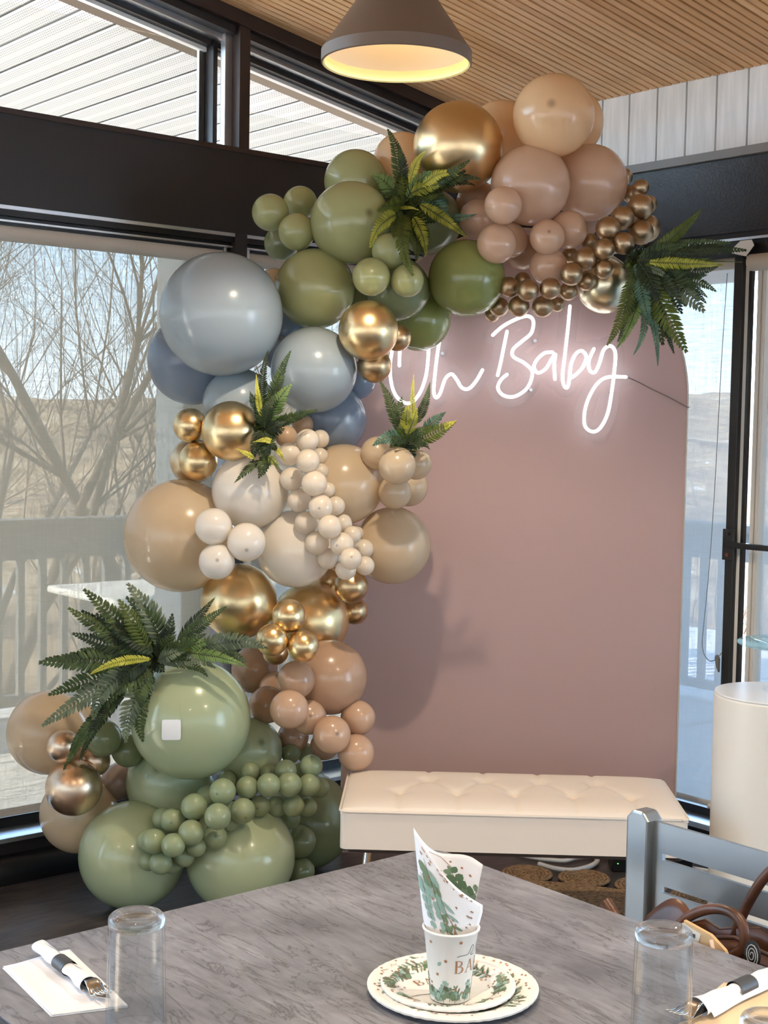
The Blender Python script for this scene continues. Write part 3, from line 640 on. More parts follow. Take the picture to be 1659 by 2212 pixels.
# ------------------------------------------------------------------ balloons
BALLOONS = [
('pe',3.307,3.126,2.525,0.1302,'large shiny peach balloon crowning the top of the arch garland'),
('pe',3.521,3.259,2.556,0.1169,'peach balloon half hidden behind the right side of the topmost balloon'),
('pe',3.359,3.417,2.520,0.1095,'peach-orange balloon between the big gold balloon and the topmost peach balloon'),
('pe',3.106,3.629,2.418,0.1003,'orange-peach balloon behind the upper fern, left of the big gold balloon'),
('tn',3.310,3.469,2.285,0.0755,'shadowed tan balloon just under the right edge of the topmost gold balloon'),
('go',3.122,3.373,2.434,0.1460,'big gold chrome balloon at the top of the garland under the ceiling'),
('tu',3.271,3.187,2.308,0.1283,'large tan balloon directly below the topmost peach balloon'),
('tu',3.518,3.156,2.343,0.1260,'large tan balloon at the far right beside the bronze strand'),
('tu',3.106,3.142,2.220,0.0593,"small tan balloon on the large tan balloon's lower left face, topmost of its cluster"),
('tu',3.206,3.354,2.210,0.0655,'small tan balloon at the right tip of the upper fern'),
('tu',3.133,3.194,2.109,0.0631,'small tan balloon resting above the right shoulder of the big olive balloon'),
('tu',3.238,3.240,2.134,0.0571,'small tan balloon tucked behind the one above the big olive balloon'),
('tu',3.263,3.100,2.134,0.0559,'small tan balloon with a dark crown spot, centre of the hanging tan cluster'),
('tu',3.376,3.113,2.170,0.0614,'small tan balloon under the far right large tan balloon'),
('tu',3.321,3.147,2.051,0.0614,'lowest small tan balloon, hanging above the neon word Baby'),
('tn',3.368,3.308,2.113,0.0588,'shadowed small tan balloon behind the hanging tan cluster'),
('tn',3.597,3.254,2.247,0.0663,'shadowed tan balloon behind the bronze strand and far right tan balloon'),
('br',3.670,3.138,2.380,0.0297,'tiny bronze balloon at the very top of the bronze strand, half behind the tan balloon'),
('br',3.615,3.018,2.323,0.0274,'tiny bronze balloon second from the top of the bronze strand, against the black beam'),
('br',3.652,3.085,2.313,0.0309,'dark tiny bronze balloon third from the top of the strand, hugging the tan balloon'),
('br',3.565,2.974,2.249,0.0420,'largest front bronze balloon near the top of the bronze strand'),
('br',3.633,3.000,2.269,0.0304,'tiny bronze balloon peeking out right of the largest front bronze balloon'),
('br',3.498,2.993,2.208,0.0388,'bronze mini balloon touching the lower right edge of the far right tan balloon'),
('br',3.423,2.987,2.165,0.0399,"bronze mini balloon below the far right tan balloon's bottom right"),
('br',3.553,2.959,2.165,0.0404,"bronze mini balloon below the largest one on the strand's right side"),
('br',3.627,2.999,2.190,0.0457,'egg-shaped shiny bronze balloon at the rightmost bulge of the strand'),
('br',3.449,2.943,2.118,0.0353,"bronze mini balloon above the right hanging fern's stem"),
('br',3.396,2.977,2.097,0.0353,'bronze mini balloon in the middle of the strand, left of the fern stem'),
('br',3.484,3.115,2.141,0.0289,'dark bronze mini balloon recessed below the small tan balloons'),
('br',3.365,3.026,2.067,0.0384,'bronze mini balloon in mid strand above the pale gold balloon'),
('br',3.430,3.156,2.097,0.0274,"dark bronze mini balloon right of the lowest small tan balloon's top"),
('br',3.401,2.979,2.035,0.0309,'bronze mini balloon lying on top of the pale gold balloon'),
('br',3.313,3.038,2.017,0.0367,"bronze mini balloon touching the lowest small tan balloon's right side"),
('br',3.407,3.057,2.004,0.0314,'bronze mini balloon at the upper left edge of the pale gold balloon'),
('br',3.369,3.100,1.971,0.0299,'bronze mini balloon above the top of the neon letter b'),
('br',3.268,3.086,1.971,0.0339,'bronze mini balloon directly under the lowest small tan balloon'),
('br',3.396,3.172,1.935,0.0244,"tiny bronze balloon hanging left of the neon letter b's top"),
('br',3.304,3.151,1.920,0.0344,'bronze mini balloon in the bottom row above the loop of the neon B'),
('br',3.214,3.131,1.964,0.0353,'bronze mini balloon in the upper row right of the big olive balloon'),
('br',3.310,3.250,2.011,0.0274,'tiny bronze balloon peeking over the upper row beside the big olive balloon'),
('br',3.245,3.200,1.919,0.0344,'bronze mini balloon in the bottom row left of centre, over the neon B'),
('br',3.207,3.210,1.979,0.0328,"bronze mini balloon pressed to the big olive balloon's right edge"),
('br',3.249,3.295,1.923,0.0320,'bronze mini balloon at the left end of the bottom bronze row'),
('br',3.284,3.362,1.903,0.0248,'lowest leftmost bronze balloon, half hidden under the big olive balloon'),
('gp',3.525,3.082,2.000,0.0915,'pale gold balloon at the right end, half covered by the hanging fern'),
('sg',2.933,3.666,2.336,0.1048,'sage balloon at the top behind the largest upper sage balloon'),
('sg',2.811,3.534,2.174,0.1306,'largest sage balloon of the upper garland, left of the upper fern'),
('sg',2.638,3.736,2.208,0.0599,'small sage balloon furthest left of the upper garland, against the black beam'),
('sg',2.802,3.796,2.263,0.0572,'small sage balloon at the top of the left trio before the beam'),
('sg',2.684,3.653,2.143,0.0595,'small bright sage balloon in front of the left trio before the beam'),
('sd',2.795,3.890,2.139,0.0597,'dark small sage balloon under the left trio'),
('cr',2.714,3.817,2.001,0.0416,'cream balloon sliver between the big blue and the mid left sage balloon'),
('sg',2.741,3.627,1.964,0.1288,'big sage balloon above the gold balloon, right of the largest blue balloon'),
('sg',2.844,3.377,2.074,0.0567,'upper left small sage balloon of the trio below the upper fern'),
('sg',2.774,3.381,1.988,0.0591,'lower left small sage balloon of the trio below the upper fern'),
('sg',2.872,3.322,1.980,0.0521,'lower right small sage balloon of the trio below the upper fern'),
('sd',2.971,3.483,1.971,0.1042,'dark sage balloon behind the small trio below the upper fern'),
('sd',3.128,3.518,2.211,0.1114,"sage balloon hidden behind the upper fern's right fronds"),
('so',3.132,3.329,2.009,0.1248,'big olive green balloon right of the small sage trio, above the neon sign'),
('so',3.121,3.547,1.886,0.1061,'olive green balloon with a glossy rim, just above the neon word Oh'),
('go',2.766,3.381,1.821,0.0938,'gold balloon in the middle of the upper garland beside the blue balloon'),
('gb',2.925,3.428,1.810,0.0447,'small dark gold balloon on the right behind the middle gold balloon'),
('gb',2.827,3.422,1.715,0.0543,'small dark gold balloon under the middle gold balloon, left of the neon O'),
('bl',2.433,3.705,1.866,0.1933,'largest dusty blue balloon at the left of the garland'),
('bd',2.500,3.979,1.732,0.1478,'grey-blue balloon lower left behind the largest blue balloon, before the shade'),
('bl',2.545,3.769,1.589,0.1154,'light blue balloon above the gold balloon, under the largest blue one'),
('bl',2.702,3.575,1.700,0.1378,"dusty blue balloon in the garland's middle, right of the fern"),
('bd',2.952,3.667,1.676,0.0639,'blue balloon sliver on the right, below the small dark gold balloon'),
('bd',2.842,3.662,1.545,0.1183,"deep blue balloon above the ivory balloon, right of the ivory strand's top"),
('bd',2.796,3.866,1.841,0.0755,'deep blue balloon in the gap between the three largest blue and sage balloons'),
('go',2.425,3.627,1.501,0.0936,'large gold chrome balloon at the left edge, left of the lower blue fern'),
('go',2.367,3.775,1.516,0.0542,'small gold balloon upper left of the trio before the window shade'),
('go',2.384,3.752,1.404,0.0615,'small shiny gold balloon below the other of the left trio'),
('gt',2.451,3.892,1.399,0.0742,'tan-gold balloon behind the lower small gold balloon of the left trio'),
('cr',2.378,3.844,1.161,0.1819,'largest cream balloon at the left of the garland before the window shade'),
('iv',2.504,3.636,1.313,0.1214,'white ivory balloon below the left gold balloons'),
('iv',2.333,3.583,1.209,0.0566,'upper left small white balloon of the ivory trio on the large cream balloon'),
('iv',2.409,3.516,1.163,0.0594,'right small white balloon of the ivory trio, showing a dark crown spot'),
('iv',2.338,3.570,1.102,0.0552,'lower small white balloon of the ivory trio, above the gold balloon'),
('iv',2.631,3.565,1.130,0.1239,"ivory balloon at the garland's centre, left of the ivory strand's lower half"),
('cr',2.825,3.568,1.333,0.1316,'cream balloon right of the ivory strand, under the deep blue balloon'),
('cr',2.967,3.482,1.133,0.1266,'large cream balloon at the right edge before the pink panel'),
('cr',2.815,3.288,1.403,0.0590,'small cream balloon in front of the right trio, below the small fern'),
('cr',2.913,3.311,1.407,0.0498,'small cream balloon rightmost of the trio, under the small fern'),
('cr',2.859,3.439,1.438,0.0535,'small cream balloon left of the small fern, behind the front one'),
('cr',2.906,3.404,1.312,0.0536,'small cream balloon below the right trio, above the large cream one'),
('cr',3.039,3.489,1.324,0.0646,'cream balloon peeking out right, behind the small cream trio'),
('mt',2.707,3.635,1.525,0.0345,'tiny tan balloon topping the ivory strand, touching the fern tip'),
('mt',2.599,3.578,1.486,0.0351,'tiny tan balloon top left of the ivory strand, beside the fern'),
('mi',2.605,3.474,1.476,0.0360,'tiny ivory balloon in front near the top of the strand'),
('mi',2.727,3.568,1.480,0.0298,'tiny ivory balloon top right of the strand, against the deep blue balloon'),
('mi',2.561,3.508,1.432,0.0360,'tiny ivory balloon second down the left side of the strand'),
('mi',2.559,3.409,1.414,0.0368,"tiny ivory balloon second down the strand's front middle"),
('mi',2.715,3.553,1.424,0.0282,"tiny ivory balloon second down the strand's right side"),
('mi',2.699,3.523,1.378,0.0251,"tiny ivory balloon third down the strand's right side, barely showing"),
('mi',2.564,3.498,1.355,0.0374,'tiny ivory balloon third down the left side of the strand'),
('mi',2.573,3.393,1.346,0.0396,'tiny ivory balloon third down the front middle, biggest of the strand'),
('mi',2.703,3.494,1.320,0.0250,"tiny ivory balloon fourth down the strand's right side, half hidden"),
('mi',2.581,3.479,1.289,0.0374,'tiny ivory balloon fourth down the left side of the strand'),
('mi',2.591,3.382,1.274,0.0383,'tiny ivory balloon fourth down the front middle, with a dark crown spot'),
('mi',2.713,3.465,1.270,0.0307,"tiny ivory balloon fifth down the strand's right side"),
('mi',2.588,3.453,1.220,0.0359,'tiny ivory balloon fifth down the left side of the strand'),
('mi',2.601,3.348,1.215,0.0367,'tiny ivory balloon fifth down the front middle of the strand'),
('mi',2.737,3.456,1.215,0.0294,"tiny ivory balloon sixth down the strand's right side"),
('mi',2.606,3.418,1.160,0.0372,'tiny ivory balloon sixth down the left side of the strand'),
('mi',2.645,3.343,1.160,0.0369,'tiny ivory balloon sixth down the front middle of the strand'),
('mi',2.744,3.416,1.180,0.0292,"tiny ivory balloon seventh down the strand's right side"),
('mi',2.836,3.510,1.174,0.0256,"tiny ivory balloon hidden behind the seventh on the strand's right"),
('mi',2.823,3.455,1.129,0.0327,"tiny ivory balloon at the strand's right, against the large cream balloon"),
('mi',2.646,3.413,1.110,0.0331,'tiny ivory balloon lowest on the left side of the strand'),
('mi',2.640,3.292,1.120,0.0338,'tiny ivory balloon lowest but one at the front of the strand'),
('mi',2.686,3.374,1.078,0.0331,'lowest tiny ivory balloon at the bottom tip of the strand'),
('mi',2.779,3.394,1.083,0.0307,"tiny ivory balloon lowest on the strand's right, above the small gold one"),
('go',2.513,3.706,0.954,0.1221,'large gold chrome balloon above the big fern, under the ivory trio'),
('go',2.735,3.615,0.886,0.1272,'large gold chrome balloon below the ivory strand, right of the gold trio'),
('go',2.512,3.432,0.938,0.0525,'top small gold balloon of the gold trio between the large gold balloons'),
('go',2.453,3.435,0.869,0.0493,'lower left small gold balloon of the gold trio, at the fern tip'),
('go',2.534,3.386,0.849,0.0495,'lower right small gold balloon of the gold trio'),
('gb',2.556,3.560,0.805,0.0410,'dark gold balloon tucked under the lower left of the gold trio'),
('gb',2.792,3.476,1.008,0.0536,"small dark gold balloon at the right edge under the ivory strand's tip"),
('gb',2.880,3.567,0.912,0.0445,'lower small gold balloon at the right edge before the pink panel'),
('gb',2.832,3.639,1.008,0.0493,"shadowed bronze-gold balloon behind the ivory strand's lower tip"),
('tn',2.706,3.472,0.723,0.1195,'large tan balloon of the lower garland, before the pink panel'),
('tn',2.549,3.439,0.736,0.0588,'tan balloon directly below the gold trio'),
('tn',2.671,3.835,0.699,0.0812,"shadowed tan balloon behind the big fern's right fronds"),
('tn',2.593,3.652,0.618,0.0600,'shadowed tan balloon right of the sage balloon with the sticker'),
('ta',2.497,3.402,0.656,0.0594,'bright tan balloon at the front of the lower tan cluster'),
('ta',2.597,3.435,0.614,0.0549,'tan balloon just right behind the bright front tan balloon'),
('ta',2.619,3.345,0.572,0.0585,'tan balloon with a dark crown spot, third in the descending tan row'),
('ta',2.750,3.380,0.602,0.0556,"tan balloon at the right edge above the bench's left end"),
('ta',2.707,3.334,0.506,0.0578,"lowest tan balloon, touching the bench's left top corner"),
('tn',2.758,3.561,0.478,0.0469,'shadowed tan balloon beneath the descending tan row'),
('tn',2.696,3.650,0.499,0.0518,'shadowed tan balloon below the front tan balloon, above the green strand'),
('ss',2.283,3.621,0.614,0.1839,'largest pale sage balloon at the lower left, bearing a white sticker'),
('ss',2.339,3.831,0.364,0.1406,'sage balloon under the stickered one, showing a puckered crown dimple'),
('ss',2.536,3.671,0.470,0.1076,'pale sage balloon right behind the stickered balloon'),
('ss',2.177,3.786,0.168,0.1671,'largest sage balloon on the floor at the left'),
('ss',2.430,3.558,0.172,0.1710,"largest sage balloon on the floor at the right, by the table's edge"),
('sd',2.840,3.772,0.168,0.1671,'dark sage balloon on the floor behind, left of the bench'),
('sd',2.688,3.595,0.164,0.0545,'small dark sage balloon right of the large floor balloon'),
('sd',2.689,3.586,0.067,0.0454,'small dark sage balloon low on the floor, right of the large one'),
('sd',2.657,3.609,0.456,0.0316,"tiny dark sage balloon above the green strand's right half"),
('ss',2.758,3.655,0.435,0.0339,'pale mint balloon sliver under the tan row, above the green strand'),
('sd',2.095,3.828,0.541,0.0576,'dark sage balloon below the big fern, left of the stickered balloon'),
('sd',2.191,3.841,0.486,0.0527,"dark sage balloon tucked under the stickered balloon's left side"),
('mv',2.256,4.011,0.342,0.0610,'taupe balloon behind the lower left gold balloon'),
('gr',1.987,3.882,0.520,0.0515,'small rose-gold balloon at the far left under the big fern'),
('gr',2.109,3.908,0.452,0.0498,'small rose-gold balloon between the far left gold one and the dark sage ones'),
('gr',2.022,3.878,0.386,0.0878,'large rose-gold balloon at the lower left before the window'),
('cr',2.026,4.057,0.526,0.1335,'large peach-white balloon furthest left, before the shade'),
('cr',2.133,4.055,0.245,0.1269,'peach-white balloon near the floor at the lower left'),
('cr',2.194,4.138,0.540,0.0431,"small blush balloon behind the big fern's lower fronds"),
('ms',2.475,3.576,0.430,0.0306,"tiny sage balloon leftmost of the strand's topmost back row"),
('ms',2.529,3.552,0.423,0.0293,"tiny sage balloon second from left of the strand's topmost back row"),
('ms',2.528,3.457,0.450,0.0345,"tiny sage balloon in the middle of the strand's topmost back row"),
('ms',2.608,3.487,0.433,0.0249,"smallest sage balloon near the right of the strand's topmost back row"),
('ms',2.597,3.419,0.462,0.0361,'tiny sage balloon rightmost and highest of the green strand'),
('ms',2.428,3.636,0.398,0.0307,"shadowed tiny sage balloon under the stickered balloon's lower right"),
('ms',2.392,3.470,0.415,0.0354,"tiny sage balloon second from left of the strand's upper front row"),
('ms',2.435,3.418,0.427,0.0367,"tiny sage balloon third from left of the strand's upper front row"),
('ms',2.499,3.399,0.423,0.0383,"tiny sage balloon fourth from left of the strand's upper front row"),
('ms',2.574,3.397,0.410,0.0359,"tiny sage balloon fifth from left of the strand's upper front row"),
('ms',2.653,3.445,0.379,0.0307,'tiny sage balloon at the right end of the upper front row'),
('ms',2.293,3.456,0.421,0.0403,"tiny sage balloon first on the left of the strand's upper front row"),
('ms',2.338,3.611,0.366,0.0331,"tiny sage balloon tucked left behind the upper front row's first one"),
('ms',2.227,3.508,0.374,0.0403,"tiny sage balloon at the strand's bend, upper left of the four biggest"),
('ms',2.239,3.399,0.367,0.0396,"tiny bright sage balloon in front at the strand's bend"),
('ms',2.344,3.423,0.361,0.0390,"tiny sage balloon second from left of the strand's lower front row"),
('ms',2.434,3.461,0.353,0.0327,"tiny sage balloon third from left of the strand's lower front row"),
('ms',2.514,3.483,0.335,0.0332,"tiny sage balloon fourth from left of the strand's lower front row"),
('ms',2.533,3.422,0.346,0.0344,"tiny sage balloon fifth from left of the strand's lower front row"),
('ms',2.621,3.467,0.318,0.0307,'tiny sage balloon at the right end of the lower front row'),
('ms',2.620,3.561,0.261,0.0357,"shadowed tiny sage balloon below the lower front row's right end"),
('ms',2.330,3.466,0.316,0.0238,"tiny sage balloon barely showing under the strand's bend"),
('ms',2.197,3.634,0.314,0.0340,"tiny sage balloon highest behind in the strand's left group"),
('ms',2.188,3.566,0.325,0.0377,"tiny sage balloon highest in front in the strand's left group"),
('ms',2.187,3.461,0.313,0.0384,'tiny sage balloon below the bend, lower left of the four biggest'),
('ms',2.281,3.477,0.280,0.0377,'tiny sage balloon below the bright front one at the bend'),
('ms',2.128,3.607,0.264,0.0349,'leftmost tiny sage balloon of the strand, behind its neighbour'),
('ms',2.108,3.541,0.282,0.0371,'tiny sage balloon second from the left end of the strand'),
('ms',2.135,3.476,0.281,0.0355,"tiny sage balloon in the middle of the strand's left group"),
('ms',2.221,3.484,0.258,0.0291,'shadowed tiny sage balloon under the lower left of the bend'),
('ms',2.129,3.603,0.202,0.0293,'tiny sage balloon lowest left of the strand'),
('ms',2.132,3.540,0.212,0.0345,"lowest tiny sage balloon in front at the strand's left end"),
('ms',2.209,3.536,0.220,0.0335,'tiny sage balloon low between the two large floor balloons'),
('ms',2.204,3.592,0.183,0.0310,'tiny sage balloon at the bottom behind the lowest front one'),
('sd',2.995,3.708,1.964,0.0723,'dark sage balloon deep in the gap above the middle gold balloon'),
('tn',2.677,3.713,0.645,0.0644,'shadowed tan balloon deep in the gap left of the lower tan cluster'),
('bd',2.721,3.792,1.762,0.0585,'deep blue balloon in the gap beside the tip of the middle fern'),
]

def latex(name, col, rough=.24, trans=.22, spot=.45, coat=.5):
    m = mat(name, col, rough, 0, .5); b = BS(m); nt = m.node_tree
    b.inputs['Coat Weight'].default_value = coat; b.inputs['Coat Roughness'].default_value = .07
    t = N(m, 'ShaderNodeTexCoord'); ln = N(m, 'ShaderNodeVectorMath', operation='DISTANCE'); ln.inputs[1].default_value = (0, 0, 1.0)
    L(m, t.outputs['Object'], ln.inputs[0])
    r = N(m, 'ShaderNodeValToRGB'); r.color_ramp.elements[0].position = .03; r.color_ramp.elements[1].position = .15
    r.color_ramp.elements[0].color = tuple(c * spot for c in col[:3]) + (1,); r.color_ramp.elements[1].color = col
    L(m, ln.outputs['Value'], r.inputs[0]); L(m, r.outputs[0], b.inputs['Base Color'])
    tl = N(m, 'ShaderNodeBsdfTranslucent'); mx = N(m, 'ShaderNodeMixShader'); mx.inputs[0].default_value = trans
    tl.inputs[0].default_value = tuple(min(1, c ** .9) for c in col[:3]) + (1,)
    out = nt.nodes['Material Output']
    L(m, b.outputs[0], mx.inputs[1]); L(m, tl.outputs[0], mx.inputs[2]); L(m, mx.outputs[0], out.inputs[0])
    return m
def chrome(name, col, rough):
    m = mat(name, col, rough, 1.0)
    return m
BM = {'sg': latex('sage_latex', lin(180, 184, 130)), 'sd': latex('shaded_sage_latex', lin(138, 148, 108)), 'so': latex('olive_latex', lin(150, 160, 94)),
      'ss': latex('pale_sage_latex', lin(184, 196, 158)), 'ms': latex('mini_sage_latex', lin(158, 172, 134), .35),
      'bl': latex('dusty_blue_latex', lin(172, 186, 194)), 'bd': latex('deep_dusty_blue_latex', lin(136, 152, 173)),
      'iv': latex('ivory_latex', lin(246, 238, 226)), 'cr': latex('cream_latex', lin(226, 204, 172), trans=.3), 'mi': latex('mini_ivory_latex', lin(244, 230, 210), .33), 'mt': latex('mini_tan_latex', lin(214, 182, 148), .33),
      'ta': latex('tan_latex', lin(212, 176, 148)), 'tu': latex('brightened_tan_latex', lin(228, 192, 162)), 'tn': latex('shaded_tan_latex', lin(198, 162, 134)), 'pe': latex('peach_latex', lin(254, 218, 170), trans=.3), 'mv': latex('taupe_latex', lin(168, 146, 134)),  # 'tu' is tan brightened in its colour, as little light reaches the upper balloons
      'go': chrome('gold_chrome', (.80, .60, .33, 1), .30), 'gb': chrome('dark_gold_chrome', (.62, .44, .25, 1), .32), 'gt': chrome('pale_bronze_chrome', (.76, .58, .38, 1), .36),
      'gp': chrome('champagne_chrome', (.80, .74, .54, 1), .28), 'gr': chrome('rose_gold_chrome', (.78, .58, .42, 1), .32), 'br': chrome('bronze_chrome', (.48, .36, .23, 1), .38)}
BP = {}      # the same latex without the dark crown mark, for balloons turned away
for k_, m_ in list(BM.items()):
    if k_ in ('go', 'gb', 'gt', 'gp', 'gr', 'br'): BP[k_] = m_; continue
    c2 = m_.copy(); c2.name = 'plain_' + m_.name; BP[k_] = c2
    for n_ in c2.node_tree.nodes:
        if n_.type == 'VALTORGB': n_.color_ramp.elements[0].color = n_.color_ramp.elements[1].color
GROUPS = {'sg': 'sage balloons', 'sd': 'sage balloons', 'so': 'sage balloons', 'ss': 'sage balloons', 'ms': 'tiny sage balloons of the lower strand', 'bl': 'dusty blue balloons', 'bd': 'dusty blue balloons',
          'iv': 'ivory balloons', 'cr': 'cream and ivory balloons', 'mi': 'tiny ivory balloons of the strand', 'mt': 'tiny ivory balloons of the strand', 'ta': 'tan balloons', 'tu': 'tan balloons', 'tn': 'tan balloons', 'pe': 'peach balloons', 'mv': 'tan balloons',
          'go': 'gold chrome balloons', 'gb': 'gold chrome balloons', 'gt': 'gold chrome balloons', 'gp': 'gold chrome balloons', 'gr': 'rose-gold balloons', 'br': 'tiny bronze balloons of the strand'}
GROUPS['iv'] = 'cream and ivory balloons'
def balloon_profile(n):
    pr = []
    for i in range(n + 1):
        th = math.pi * i / n; r = math.sin(th); z = math.cos(th)
        if z < -.75: r = r * (1 - .10 * ((-z - .75) / .25) ** 2)
        pr.append((max(r, .035) if i else 0.0, z))
    pr[-1] = (.035, -1.0)
    return pr + [(.030, -1.045), (.055, -1.07), (.05, -1.10), (.03, -1.105), (.05, -1.14), (.0, -1.13)]
big = MB().lathe(balloon_profile(28), 44).mesh('balloon', None, True)
small = MB().lathe(balloon_profile(18), 28).mesh('balloon', None, True)
for me in (big, small): me.materials.append(BM['sg'])
rb = random.Random(11)
GC = Vector((2.75, 3.35, 1.3)); eye = Vector((0, 0, EYE))
BAL = {}
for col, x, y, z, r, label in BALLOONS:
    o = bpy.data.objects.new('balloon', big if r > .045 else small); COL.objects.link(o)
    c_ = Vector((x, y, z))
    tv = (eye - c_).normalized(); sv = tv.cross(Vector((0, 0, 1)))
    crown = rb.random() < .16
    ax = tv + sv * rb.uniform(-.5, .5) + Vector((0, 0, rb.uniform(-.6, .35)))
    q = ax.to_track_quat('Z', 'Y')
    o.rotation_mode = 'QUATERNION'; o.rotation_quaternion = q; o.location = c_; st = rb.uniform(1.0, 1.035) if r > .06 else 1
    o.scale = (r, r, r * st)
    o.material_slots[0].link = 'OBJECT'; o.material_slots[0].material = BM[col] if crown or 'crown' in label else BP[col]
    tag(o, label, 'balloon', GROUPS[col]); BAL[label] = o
# blank white sticker on the big pale sage balloon
sb = BAL['largest pale sage balloon at the lower left, bearing a white sticker']
c_ = sb.location.copy(); R_ = sb.scale.x
dirv = None
vd = (c_ - eye).normalized(); rt = vd.cross(Vector((0, 0, 1))).normalized(); up_ = rt.cross(vd)
def on_ball(u, v, off=.0012):
    d = rt * u + up_ * v - vd * math.sqrt(max(0, 1 - u*u - v*v)); return c_ + d * (R_ * 1.02 + off)
b = MB()
def sticker(u, v):
    a, b2 = (u - .5) * 2, (v - .5) * 2
    k = max(abs(a), abs(b2)); 
    if abs(a) > .82 and abs(b2) > .82:
        a *= .965; b2 *= .965
    return on_ball(-.30 + a * .148, -.165 + b2 * .158)
b.grid(sticker, 14, 14)
st = b.build('sticker', mat('white_sticker', lin(235, 236, 236), .35), None, smooth=True)
st.parent = sb; st.matrix_parent_inverse = Matrix.LocRotScale(sb.location, sb.rotation_quaternion, sb.scale).inverted(); st['label'] = 'white square sticker'

